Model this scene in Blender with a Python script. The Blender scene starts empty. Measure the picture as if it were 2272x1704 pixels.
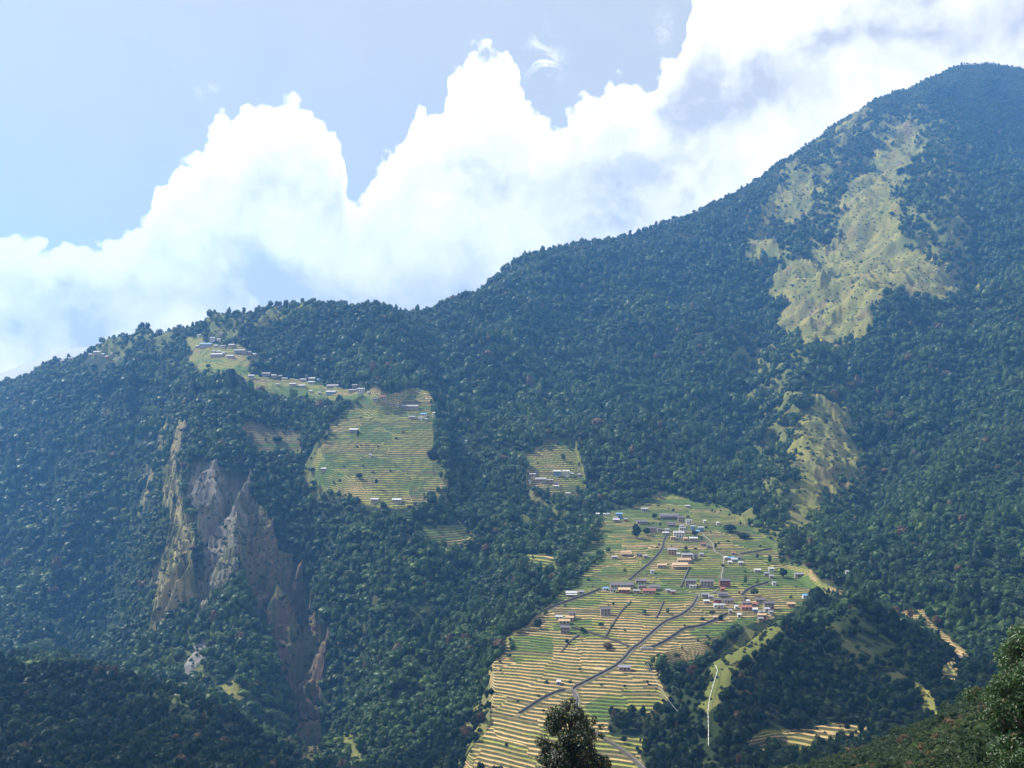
import bpy, math, random
import numpy as np
from mathutils import Vector, Matrix

random.seed(7)
rng = np.random.default_rng(11)
scene = bpy.context.scene
C = scene.collection

# ------------------------------------------------------------------ camera, light, exposure
F = 2278.0                       # focal length in photo pixels (2272 x 1704)
PITCH = math.radians(2.46)
cam_d = bpy.data.cameras.new('camera')
cam = bpy.data.objects.new('camera', cam_d); C.objects.link(cam)
cam_d.sensor_width = 36.0
cam_d.lens = 36.0 * F / 2272.0
cam_d.clip_start = 0.5
cam_d.clip_end = 30000
cam.location = (0, 0, 0)
cam.rotation_euler = (math.pi / 2 + PITCH, 0, 0)
scene.camera = cam

SUN_EL, SUN_AZ = math.radians(47), math.radians(-66)      # azimuth from the view direction, left is negative
sun_dir = Vector((math.sin(SUN_AZ) * math.cos(SUN_EL), math.cos(SUN_AZ) * math.cos(SUN_EL), math.sin(SUN_EL)))
sd = bpy.data.lights.new('sun', 'SUN'); sd.energy = 4.8; sd.angle = math.radians(0.5); sd.color = (1.0, 0.96, 0.90)
so = bpy.data.objects.new('sun', sd); C.objects.link(so)
so.rotation_euler = (-sun_dir).to_track_quat('-Z', 'Y').to_euler()

scene.view_settings.view_transform = 'Standard'
scene.view_settings.look = 'None'
scene.view_settings.exposure = 1.04
scene.view_settings.gamma = 1.0
scene.view_settings.use_curve_mapping = False
scene.render.engine = 'CYCLES'
scene.cycles.max_bounces = 5
scene.cycles.diffuse_bounces = 2
scene.cycles.glossy_bounces = 1
scene.cycles.transmission_bounces = 2
scene.cycles.transparent_max_bounces = 4
scene.cycles.volume_bounces = 0
scene.cycles.use_denoising = True

HAZE_DENSITY = 0.000165
HAZE_COLOR = (0.13, 0.40, 1.0)
SKY_STRENGTH = 0.05


class NT:
    """small helper to write node trees"""
    def __init__(self, tree):
        self.t = tree
        tree.nodes.clear()

    def n(self, typ, **kw):
        nd = self.t.nodes.new(typ)
        for k, v in kw.items():
            setattr(nd, k, v)
        return nd

    def l(self, a, b):
        self.t.links.new(a, b)

    def inp(self, sock, v):
        if hasattr(v, 'links'):
            self.l(v, sock)
        elif v is not None:
            sock.default_value = v

    def math(self, op, a, b=None, c=None, clamp=False):
        nd = self.n('ShaderNodeMath', operation=op, use_clamp=clamp)
        self.inp(nd.inputs[0], a)
        if b is not None: self.inp(nd.inputs[1], b)
        if c is not None: self.inp(nd.inputs[2], c)
        return nd.outputs[0]

    def mix(self, f, a, b, blend='MIX'):
        nd = self.n('ShaderNodeMix', data_type='RGBA', blend_type=blend)
        self.inp(nd.inputs[0], f)
        self.inp(nd.inputs[6], a if hasattr(a, 'links') else (*a, 1) if len(a) == 3 else a)
        self.inp(nd.inputs[7], b if hasattr(b, 'links') else (*b, 1) if len(b) == 3 else b)
        return nd.outputs[2]

    def noise(self, vec, scale, detail=4, rough=0.55, dist=0.0):
        nd = self.n('ShaderNodeTexNoise')
        if vec is not None: self.l(vec, nd.inputs['Vector'])
        nd.inputs['Scale'].default_value = scale
        nd.inputs['Detail'].default_value = detail
        nd.inputs['Roughness'].default_value = rough
        nd.inputs['Distortion'].default_value = dist
        return nd

    def rng(self, v, a, b, c=0.0, d=1.0, smooth=True):
        nd = self.n('ShaderNodeMapRange', interpolation_type='SMOOTHSTEP' if smooth else 'LINEAR')
        self.inp(nd.inputs[0], v)
        for i, q in enumerate((a, b, c, d)):
            self.inp(nd.inputs[i + 1], q)
        return nd.outputs[0]


def px_ray(u, v):
    """photo pixel -> (x/y, z/y) of its ray"""
    a, b = (u - 1136.0) / F, (852.0 - v) / F
    den = math.cos(PITCH) - b * math.sin(PITCH)
    return a / den, (math.sin(PITCH) + b * math.cos(PITCH)) / den


DS = 2272.0 / 2212.0

# ------------------------------------------------------------------ world: sky with cumulus
world = bpy.data.worlds.new('World'); scene.world = world; world.use_nodes = True
W = NT(world.node_tree)
sky = W.n('ShaderNodeTexSky', sky_type='NISHITA')
sky.sun_disc = False
sky.sun_elevation = SUN_EL
sky.sun_rotation = SUN_AZ
sky.altitude = 1600; sky.air_density = 1.0; sky.dust_density = 0.6; sky.ozone_density = 1.0
tc = W.n('ShaderNodeTexCoord')
sep = W.n('ShaderNodeSeparateXYZ'); W.l(tc.outputs['Generated'], sep.inputs[0])
X, Y, Z = sep.outputs
nA = W.noise(tc.outputs['Generated'], 9.0, 5, 0.6)
vor = W.n('ShaderNodeTexVoronoi', feature='SMOOTH_F1'); vor.inputs['Scale'].default_value = 34.0
vor.inputs['Smoothness'].default_value = 0.25
if 'Detail' in vor.inputs: vor.inputs['Detail'].default_value = 2.0; vor.inputs['Roughness'].default_value = 0.55
W.l(tc.outputs['Generated'], vor.inputs['Vector'])
az = W.math('ARCTAN2', X, Y)
hor = W.math('SQRT', W.math('ADD', W.math('MULTIPLY', X, X), W.math('MULTIPLY', Y, Y)))
el = W.math('ARCTAN2', Z, hor)
sepn = W.n('ShaderNodeSeparateColor'); W.l(nA.outputs['Color'], sepn.inputs[0])
n0 = W.math('SUBTRACT', sepn.outputs[0], 0.5)
n1 = W.math('SUBTRACT', sepn.outputs[1], 0.5)
azw = W.math('MULTIPLY_ADD', n0, 0.034, az)
elw = W.math('MULTIPLY_ADD', n1, 0.05, el)
OUT = [(-60, 450), (0, 450), (60, 450), (85, 485), (105, 492), (130, 478), (190, 478), (235, 485), (262, 492), (300, 455), (328, 425), (336, 385),
       (372, 345), (378, 300), (430, 292), (446, 240), (470, 208), (500, 210), (530, 190), (640, 183), (700, 225), (735, 290), (748, 345),
       (755, 400), (775, 395), (800, 360), (870, 290), (884, 250), (888, 200), (905, 195), (918, 215), (950, 212), (958, 140), (975, 100),
       (1008, 65), (1035, 55), (1090, 70), (1120, 110), (1132, 150), (1150, 190), (1185, 210), (1215, 225), (1245, 185), (1290, 180),
       (1320, 152), (1370, 146), (1418, 150), (1436, 95), (1478, 45), (1492, -10), (1540, -110), (1700, -200), (2212, -260), (2600, -200)]
crv = W.n('ShaderNodeFloatCurve')
AZ0, AZ1, EL0, EL1 = -0.62, 0.72, -0.1, 0.75
def azel(u, v):
    a, t = px_ray(u * DS, v * DS)
    return math.atan2(a, 1), math.atan2(t, math.hypot(a, 1))
cm = crv.mapping.curves[0]
pts = [azel(u, v) for u, v in OUT]
pts = [(AZ0, 0.16)] + pts + [(AZ1, 0.5)]
pts = [((p[0] - AZ0) / (AZ1 - AZ0), (p[1] - EL0) / (EL1 - EL0)) for p in pts]
while len(cm.points) < len(pts): cm.points.new(0.5, 0.5)
for cp, p in zip(cm.points, sorted(pts)):
    cp.location = p; cp.handle_type = 'VECTOR'
crv.mapping.update()
W.l(W.math('DIVIDE', W.math('SUBTRACT', azw, AZ0), AZ1 - AZ0), crv.inputs['Value'])
top = W.math('MULTIPLY_ADD', crv.outputs[0], EL1 - EL0, EL0)
dist = W.math('SUBTRACT', top, elw)
dist = W.math('SUBTRACT', dist, W.math('MULTIPLY', W.math('SUBTRACT', vor.outputs['Distance'], 0.32), 0.020))
vor2 = W.n('ShaderNodeTexVoronoi', feature='SMOOTH_F1'); vor2.inputs['Scale'].default_value = 85.0; vor2.inputs['Smoothness'].default_value = 0.2
W.l(tc.outputs['Generated'], vor2.inputs['Vector'])
dist = W.math('SUBTRACT', dist, W.math('MULTIPLY', W.math('SUBTRACT', vor2.outputs['Distance'], 0.32), 0.012))
nF = W.noise(tc.outputs['Generated'], 60.0, 4, 0.6)
dist = W.math('ADD', dist, W.math('MULTIPLY', W.math('SUBTRACT', nF.outputs[0], 0.5), 0.012))
edge = W.rng(dist, -0.001, 0.006)
edge = W.math('MULTIPLY', edge, W.rng(dist, 0.0, 0.03, 0.9, 1.0))

nB = W.noise(tc.outputs['Generated'], 6.0, 5, 0.62)
sB = W.n('ShaderNodeSeparateColor'); W.l(nB.outputs['Color'], sB.inputs[0])
azb = W.math('MULTIPLY_ADD', W.math('SUBTRACT', sB.outputs[0], 0.5), 0.20, az)
elb = W.math('MULTIPLY_ADD', W.math('SUBTRACT', sB.outputs[1], 0.5), 0.12, el)

def blob(u, v, su, sv, amp):
    p0, p1 = azel(u, v), azel(u + su, v - sv)
    da, de = abs(p1[0] - p0[0]), abs(p1[1] - p0[1])
    q = W.math('DIVIDE', W.math('SUBTRACT', azb if su > 45 else azw, p0[0]), da)
    r = W.math('DIVIDE', W.math('SUBTRACT', elb if su > 45 else elw, p0[1]), de)
    s = W.math('ADD', W.math('MULTIPLY', q, q), W.math('MULTIPLY', r, r))
    return W.math('MULTIPLY', W.math('EXPONENT', W.math('MULTIPLY', s, -1.0)), amp)

def total(lst):
    s = None
    for b in lst:
        o = blob(*b)
        s = o if s is None else W.math('ADD', s, o)
    return s
grey = total([(1620, 210, 280, 95, 0.95), (1860, 110, 260, 60, 0.7), (2150, 50, 220, 140, 1.0), (1250, 420, 200, 60, .5), (560, 640, 420, 45, 0.95), (900, 600, 160, 60, 0.9),
              (110, 720, 180, 60, 0.85), (60, 620, 140, 30, 0.5), (640, 420, 160, 60, 0.35), (1080, 330, 160, 90, 0.25), (1350, 430, 130, 80, 0.5), (480, 540, 170, 26, 0.3)])
hole = total([(1400, 370, 60, 45, 1.1), (1390, 440, 60, 40, 0.55), (260, 690, 110, 30, 0.45), (640, 395, 110, 26, 0.15)])
nG = W.noise(tc.outputs['Generated'], 14.0, 6, 0.6, 0.4)
gm = W.math('MULTIPLY', grey, W.rng(nG.outputs[0], 0.25, 0.75, 0.35, 1.0), clamp=True)
gm = W.math('ADD', gm, W.rng(nG.outputs[0], 0.48, 0.75, 0.0, 0.42), clamp=True)
gm = W.math('ADD', gm, W.math('MULTIPLY', W.math('SUBTRACT', vor.outputs['Distance'], 0.30), 0.30), clamp=True)
gm = W.math('MULTIPLY', gm, W.rng(dist, 0.004, 0.05))
ccol = W.mix(gm, (1.25, 1.24, 1.24), (0.56, 0.56, 0.58))
hm = W.rng(W.math('ADD', hole, W.math('MULTIPLY', W.math('SUBTRACT', nG.outputs[0], 0.5), 2.6)), 0.25, 1.1, 0.0, 0.6)
hm = W.math('MULTIPLY', hm, W.math('MINIMUM', W.math('MULTIPLY', hole, 4.0), 1.0))
wisp = total([(1165, 120, 22, 40, 0.9), (1185, 150, 26, 26, 0.8), (445, 205, 30, 10, 0.25), (1430, 60, 20, 34, 0.35)])
nW = W.noise(tc.outputs['Generated'], 40.0, 5, 0.65, 0.8)
wm = W.math('MULTIPLY', wisp, W.rng(nW.outputs[0], 0.42, 0.6), clamp=True)
mask = W.math('MULTIPLY', edge, W.math('SUBTRACT', 1.0, hm))
mask = W.math('MAXIMUM', mask, wm)
bg1 = W.n('ShaderNodeBackground'); veil = W.rng(nG.outputs[0], 0.3, 0.7, 0.89, 0.94)
skyc = W.mix(veil, W.mix(1.0, sky.outputs[0], (SKY_STRENGTH,) * 3, 'MULTIPLY'), (0.342, 0.350, 0.353))      # thin high veil over the blue
W.l(skyc, bg1.inputs[0]); bg1.inputs[1].default_value = 1.0
bg2 = W.n('ShaderNodeBackground'); W.l(ccol, bg2.inputs[0]); bg2.inputs[1].default_value = 0.62
mx = W.n('ShaderNodeMixShader'); W.l(mask, mx.inputs[0]); W.l(bg1.outputs[0], mx.inputs[1]); W.l(bg2.outputs[0], mx.inputs[2])
wo = W.n('ShaderNodeOutputWorld'); W.l(mx.outputs[0], wo.inputs[0])

# ------------------------------------------------------------------ noise in numpy
_perm = rng.permutation(4096)
_gr = rng.uniform(0, 2 * math.pi, 4096)
_gx, _gy = np.cos(_gr), np.sin(_gr)


def perlin(x, y, seed=0):
    xi, yi = np.floor(x).astype(np.int64), np.floor(y).astype(np.int64)
    xf, yf = x - xi, y - yi
    sx, sy = xf * xf * xf * (xf * (xf * 6 - 15) + 10), yf * yf * yf * (yf * (yf * 6 - 15) + 10)
    def g(ix, iy, dx, dy):
        h = _perm[(_perm[(ix + seed * 131) & 4095] + iy) & 4095]
        return _gx[h] * dx + _gy[h] * dy
    a = g(xi, yi, xf, yf); b = g(xi + 1, yi, xf - 1, yf)
    c = g(xi, yi + 1, xf, yf - 1); d = g(xi + 1, yi + 1, xf - 1, yf - 1)
    return ((a + sx * (b - a)) + sy * ((c + sx * (d - c)) - (a + sx * (b - a)))) * 1.4


def fbm(x, y, oct=4, seed=0, gain=0.5):
    s, amp = 0, 1.0
    for i in range(oct):
        s = s + amp * perlin(x * 2 ** i, y * 2 ** i, seed + i * 7); amp *= gain
    return s


def ridged(x, y, oct=4, seed=0):
    s, amp = 0, 1.0
    for i in range(oct):
        s = s + amp * (1 - 2 * np.abs(perlin(x * 2 ** i, y * 2 ** i, seed + i * 5))); amp *= 0.5
    return s


def hash01(i, j=0, k=0):
    h = (np.asarray(i, dtype=np.int64) * 73856093) ^ (np.asarray(j, dtype=np.int64) * 19349663) ^ (k * 83492791)
    h = (h ^ (h >> 13)) * 1274126177
    return ((h ^ (h >> 16)) & 0xFFFFF) / float(0xFFFFF)


def sstep(x, a, b):
    t = np.clip((x - a) / (b - a), 0, 1)
    return t * t * (3 - 2 * t)

# ------------------------------------------------------------------ the lie of the land: surveyed points (photo pixel, metres ahead)
SKYL = [(-600, 900, 2000), (-300, 880, 1900), (0, 850, 1700), (60, 840, 1660), (103, 817, 1620), (140, 802, 1590), (277, 757, 1500), (411, 738, 1460), (483, 711, 1450), (616, 693, 1450), (719, 681, 1450),
        (852, 688, 1480), (965, 697, 1560), (1027, 640, 1650), (1130, 583, 1800), (1232, 552, 1900), (1387, 528, 2000), (1458, 509, 2050), (1541, 473, 2100),
        (1643, 421, 2200), (1746, 349, 2300), (1849, 281, 2400), (1951, 215, 2500), (2034, 196, 2560), (2095, 153, 2600), (2157, 147, 2620),
        (2272, 155, 2650), (2600, 230, 2650), (3000, 330, 2650)]
PTS = []
for u, v, d in SKYL:
    PTS.append((u, v, d))
    PTS.append((u, v + 60, d * 1.10))
    PTS.append((u, v + 330, d * 1.6))
for c in (-700, -200): PTS += [(c, 850, 4700), (c, 1100, 8500)]
PTS += [(0, 832, 4700), (60, 804, 4600), (110, 783, 4600), (160, 772, 4600), (300, 770, 4600), (500, 800, 4700), (900, 860, 4700)]
PTS += [(u, 1000, 4700) for u in (1400, 2000, 2700)] + [(u, 1100, 8500) for u in (300, 900, 1500, 2200, 3000)]
COL = {
    -500: [(960, 1780), (1200, 1350), (1400, 1130), (1640, 720), (1500, 600), (1704, 430), (1900, 300)],
    0: [(890, 1600), (1000, 1480), (1200, 1310), (1400, 1130), (1480, 950), (1500, 740), (1500, 600), (1600, 520), (1704, 450), (1850, 320)],
    150: [(850, 1500), (1000, 1410), (1200, 1270), (1400, 1100), (1465, 960), (1490, 760), (1492, 620), (1600, 530), (1704, 455)],
    300: [(830, 1420), (900, 1360), (1000, 1310), (1150, 1250), (1300, 1160), (1430, 1050), (1490, 940), (1530, 790), (1520, 630), (1620, 530), (1704, 460)],
    350: [(950, 1230), (1050, 1150), (1200, 1060), (1330, 960), (1420, 910)],
    430: [(770, 1390), (840, 1290), (920, 1170), (1050, 1080), (1180, 1010), (1300, 960), (1400, 890), (1500, 840), (1590, 770), (1545, 640), (1650, 520)],
    560: [(780, 1360), (870, 1240), (980, 1120), (1100, 1050), (1220, 1000), (1330, 950), (1450, 880), (1560, 800), (1660, 730), (1625, 640), (1704, 540)],
    600: [(1190, 985), (1320, 920), (1450, 850)],
    660: [(1230, 1020), (1340, 980), (1450, 900), (1580, 840), (1704, 770)],
    700: [(800, 1360), (880, 1240), (960, 1150), (1060, 1080), (1150, 1030), (1280, 960), (1400, 890)],
    725: [(1500, 860), (1600, 800), (1704, 740)],
    775: [(1520, 760), (1600, 705), (1680, 660), (1760, 560)],
    900: [(760, 1390), (850, 1240), (930, 1130), (1020, 1060), (1110, 990), (1250, 910), (1400, 830), (1550, 730), (1704, 625)],
    1050: [(720, 1560), (900, 1290), (1050, 1110), (1200, 970), (1350, 860), (1500, 700), (1600, 625), (1704, 555)],
    1130: [(1430, 716), (1500, 663), (1600, 599), (1704, 544)],
    1200: [(650, 1730), (800, 1480), (930, 1270), (1050, 1110), (1150, 1010), (1250, 886), (1350, 774), (1450, 687), (1550, 617), (1640, 565), (1704, 534)],
    1350: [(600, 1830), (750, 1560), (900, 1320), (1020, 1150), (1120, 1072), (1200, 937), (1300, 810), (1400, 713), (1500, 637), (1600, 576), (1704, 523)],
    1500: [(600, 1870), (750, 1590), (900, 1340), (1030, 1140), (1120, 1061), (1200, 928), (1300, 802), (1400, 706), (1500, 631), (1600, 570), (1704, 518)],
    1600: [(500, 2030), (700, 1680), (900, 1360), (1060, 1110), (1130, 1043), (1200, 928), (1290, 813), (1350, 751), (1400, 706)],
    1700: [(430, 2130), (600, 1850), (800, 1520), (950, 1300), (1100, 1060), (1200, 928), (1280, 824), (1335, 766)],
    1800: [(380, 2180), (500, 1960), (650, 1720), (800, 1490), (950, 1290), (1080, 1090), (1180, 930), (1250, 830), (1300, 770)],
    1900: [(330, 2230), (450, 2000), (600, 1740), (750, 1510), (900, 1330), (1050, 1120), (1180, 930), (1260, 820), (1300, 770)],
    2000: [(260, 2350), (400, 2050), (550, 1760), (700, 1530), (850, 1340), (1000, 1150), (1150, 960), (1280, 810), (1350, 745)],
    2100: [(220, 2430), (380, 2060), (550, 1700), (700, 1480), (850, 1290), (1000, 1110), (1150, 930), (1300, 780), (1400, 705), (1450, 680)],
    2200: [(220, 2420), (400, 1950), (600, 1560), (800, 1290), (1000, 1050), (1150, 900), (1300, 750), (1400, 680), (1480, 640)],
    2400: [(350, 2300), (500, 1900), (700, 1500), (900, 1200), (1100, 950), (1300, 740), (1450, 600)],
    2800: [(450, 2200), (650, 1700), (850, 1300), (1050, 1000), (1300, 700), (1500, 520)],
}
for u, lst in COL.items():
    PTS += [(u, v, d) for v, d in lst]
# the wooded knoll, its crest and its near face, and the bowl of terraces below it
PTS += [(1560, 1520, 560), (1590, 1480, 575), (1625, 1440, 590), (1690, 1390, 620), (1740, 1350, 655), (1800, 1330, 655), (1870, 1318, 660), (1920, 1330, 655), (1990, 1377, 640), (2060, 1447, 615), (2130, 1505, 590),
        (1570, 1560, 640), (1640, 1480, 690), (1720, 1400, 735), (1810, 1375, 735), (1900, 1370, 745),
        (1700, 1490, 572), (1650, 1560, 535), (1780, 1430, 604), (1850, 1450, 594), (1850, 1510, 574), (1960, 1450, 600), (2000, 1510, 578),
        (1700, 1570, 545), (1800, 1545, 559), (1900, 1545, 559), (1650, 1620, 517), (1750, 1600, 529), (1850, 1600, 529), (1930, 1590, 534), (1700, 1660, 500), (1800, 1650, 505), (1880, 1640, 508),
        (1690, 1704, 480), (1600, 1704, 490), (1560, 1640, 515), (2040, 1560, 548), (2110, 1530, 560), (2110, 1470, 585), (2180, 1530, 540)]
# the near slope at the lower right, and the ground under the camera
PTS += [(2272, 1490, 200), (2272, 1600, 115), (2272, 1704, 70), (2450, 1400, 200), (2450, 1600, 90), (2800, 1400, 160), (2150, 1590, 175), (2150, 1704, 100), (2010, 1655, 190), (2000, 1740, 130),
        (1880, 1690, 215), (1880, 1800, 130), (1700, 1725, 250), (1700, 1860, 150), (1500, 1790, 290), (2250, 1640, 330), (2100, 1720, 330), (1900, 1790, 350), (1700, 1800, 350), (1450, 1830, 380)]
PTS += [(u, 1900, 320) for u in (300, 600, 900, 1200)] + [(u, 1990, 150) for u in (-200, 300, 800, 1272)] + [(1500, 1960, 130)]
PTS += [(1272, 1975, 58), (900, 2000, 55), (300, 2000, 55), (-300, 2000, 55), (1800, 1960, 55), (2300, 1860, 35), (2300, 2000, 14), (1136, 2050, 12), (0, 2050, 12), (2800, 1700, 40), (-600, 1990, 150)]

P = []
for u, v, d in PTS:
    a, t = px_ray(u, v)
    P.append((a, math.log(d), t))
P = np.array(P)
_c2 = 0.045 ** 2
def _ker(r2): return np.sqrt(r2 + _c2)
n = len(P)
K = _ker((P[:, None, 0] - P[None, :, 0]) ** 2 + (P[:, None, 1] - P[None, :, 1]) ** 2)
K -= np.eye(n) * 0.004
Q = np.c_[np.ones(n), P[:, 0], P[:, 1]]
M = np.block([[K, Q], [Q.T, np.zeros((3, 3))]])
sol = np.linalg.lstsq(M, np.r_[P[:, 2], 0, 0, 0], rcond=None)[0]
GA, GL = np.linspace(-0.85, 0.85, 520), np.linspace(math.log(10), math.log(9500), 760)
aa, ll = np.meshgrid(GA, GL, indexing='ij')
TG = np.zeros_like(aa)
for i in range(n):
    TG += sol[i] * _ker((aa - P[i, 0]) ** 2 + (ll - P[i, 1]) ** 2)
TG += sol[n] + sol[n + 1] * aa + sol[n + 2] * ll


def _inside(u, v, poly):
    r = np.zeros(u.shape, bool); k = len(poly)
    for i in range(k):
        (x0, y0), (x1, y1) = poly[i], poly[(i + 1) % k]
        if y1 != y0:
            r ^= ((y0 > v) != (y1 > v)) & (u < (x1 - x0) * (v - y0) / (y1 - y0) + x0)
    return r


def _blur(w, n):
    for _ in range(n):
        w = (w + np.roll(w, 1, 0) + np.roll(w, -1, 0) + np.roll(w, 1, 1) + np.roll(w, -1, 1)) / 5
    return w


def flatten_field(poly, d0, d1, fit=None, n=16):
    global TG
    D = np.exp(ll); X_ = aa * D
    f = D * math.cos(PITCH) + TG * D * math.sin(PITCH)
    u = 1136 + F * X_ / f; v = 852 - F * (-D * math.sin(PITCH) + TG * D * math.cos(PITCH)) / f
    m_ = _inside(u, v, [(p[0] * 2272 / 2212, p[1] * 2272 / 2212) for p in poly]) & (D > d0) & (D < d1)
    if fit is None:
        A_ = np.c_[np.ones(m_.sum()), X_[m_], D[m_]]
        c_ = np.linalg.lstsq(A_, (TG * D)[m_], rcond=None)[0]
        zp = c_[0] + c_[1] * X_ + c_[2] * D
    else:
        zp = fit(X_, D)
    w = _blur(m_.astype(float), n); w = np.clip(w * 1.6, 0, 1)
    TG = TG * (1 - w) + zp / D * w


def _fan(X_, D):
    k = 0.10 * np.clip((900 - D) / 300, 0.15, 1)
    s = (X_ - 55) / 18.0
    sp = -18.0 * np.log1p(np.exp(np.clip(-s, -30, 30)))
    return -178 + 0.17 * (D - 480) + k * sp - 0.02 * np.clip(X_ - 110, 0, 200) * np.clip((800 - D) / 200, 0, 1)


def ravine(pts, depth, width, dmin, ridge=0.35):
    """carve a V-shaped gully along a surveyed line, with low shoulders either side"""
    global TG
    D = np.exp(ll); X_ = aa * D
    g = ground_line([(p[0] * 2272 / 2212, p[1] * 2272 / 2212) for p in pts], dmin, 12.0)
    d2 = np.full(aa.shape, 1e9); s_ = np.zeros(aa.shape)
    for i, (gx, gy) in enumerate(g):
        q = (X_ - gx) ** 2 + (D - gy) ** 2
        m_ = q < d2; d2 = np.where(m_, q, d2); s_ = np.where(m_, i / (len(g) - 1), s_)
    r = np.sqrt(d2)
    taper = np.clip(s_ * 5, 0, 1) * np.clip((1 - s_) * 5, 0, 1)
    TG = TG + taper * (-depth * np.exp(-r / width) + depth * ridge * np.exp(-((r - 2.3 * width) / width) ** 2)) / D



def base_t(a, L):
    fa = np.clip((a - GA[0]) / (GA[1] - GA[0]), 1, len(GA) - 3.001); fl = np.clip((L - GL[0]) / (GL[1] - GL[0]), 1, len(GL) - 3.001)
    ia, il = fa.astype(int), fl.astype(int); xa, xl = fa - ia, fl - il
    def w(t): return (-.5 * t + t * t - .5 * t ** 3, 1 - 2.5 * t * t + 1.5 * t ** 3, .5 * t + 2 * t * t - 1.5 * t ** 3, -.5 * t * t + .5 * t ** 3)
    wa, wl = w(xa), w(xl)
    s = 0
    for i in range(4):
        for j in range(4):
            s = s + wa[i] * wl[j] * TG[ia + i - 1, il + j - 1]
    return s


def project(x, y, z):
    f = y * math.cos(PITCH) + z * math.sin(PITCH)
    up = -y * math.sin(PITCH) + z * math.cos(PITCH)
    return 1136 + F * x / f, 852 - F * up / f

# ------------------------------------------------------------------ land-cover plots (outlines surveyed on the photo, with a range of distances)
def S(*p): return [(q[0] * DS, q[1] * DS) for q in p]
ZONES = {
    'fan': (S((1000, 1680), (1010, 1640), (1060, 1560), (1062, 1490), (1050, 1455), (1090, 1400), (1120, 1365), (1190, 1300), (1240, 1250), (1250, 1200), (1290, 1150), (1310, 1105), (1400, 1085), (1430, 1062),
              (1500, 1080), (1570, 1095), (1630, 1140), (1680, 1180), (1700, 1210), (1760, 1238), (1790, 1262), (1850, 1280), (1800, 1290), (1730, 1312), (1680, 1330), (1640, 1350), (1585, 1362), (1550, 1395), (1530, 1425),
              (1450, 1432), (1420, 1468), (1455, 1510), (1400, 1535), (1345, 1535), (1310, 1555), (1320, 1590), (1395, 1600), (1385, 1640), (1410, 1700)), 430, 1200),
    'upper_field': (S((682, 985), (700, 925), (730, 905), (770, 870), (830, 860), (890, 835), (932, 832), (940, 900), (942, 960), (950, 1000), (968, 1030), (966, 1080), (930, 1095), (810, 1090), (720, 1075), (680, 1045)), 900, 1400),
    'mid_field': (S((1135, 975), (1180, 960), (1245, 965), (1255, 1005), (1262, 1035), (1262, 1070), (1215, 1085), (1140, 1050)), 900, 1400),
    'glade_field': (S((900, 1138), (990, 1126), (1042, 1160), (1000, 1195), (930, 1180)), 800, 1200),
    'small_field': (S((1130, 1200), (1195, 1195), (1200, 1240), (1135, 1235)), 700, 1200),
    'ridge_field': (S((405, 735), (520, 745), (550, 775), (540, 800), (535, 835), (470, 812), (410, 790)), 1150, 1600),
    'saddle_field': (S((530, 812), (640, 818), (800, 845), (920, 890), (900, 905), (780, 860), (700, 870), (600, 850), (535, 845)), 1000, 1500),
    'brown_field': (S((530, 915), (650, 930), (650, 985), (560, 990), (520, 950)), 1000, 1400),
    'bowl_field': (S((1605, 1605), (1660, 1575), (1780, 1562), (1885, 1572), (1830, 1600), (1760, 1632), (1640, 1640)), 380, 580),
    'valley_field': (S((1930, 1318), (1995, 1318), (2020, 1355), (2050, 1375), (2110, 1430), (2140, 1445), (2110, 1460), (2060, 1425), (1990, 1370)), 600, 900),
    'bench_field': (S((2030, 1425), (2075, 1435), (2068, 1495), (2030, 1495)), 470, 640),
}
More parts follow.
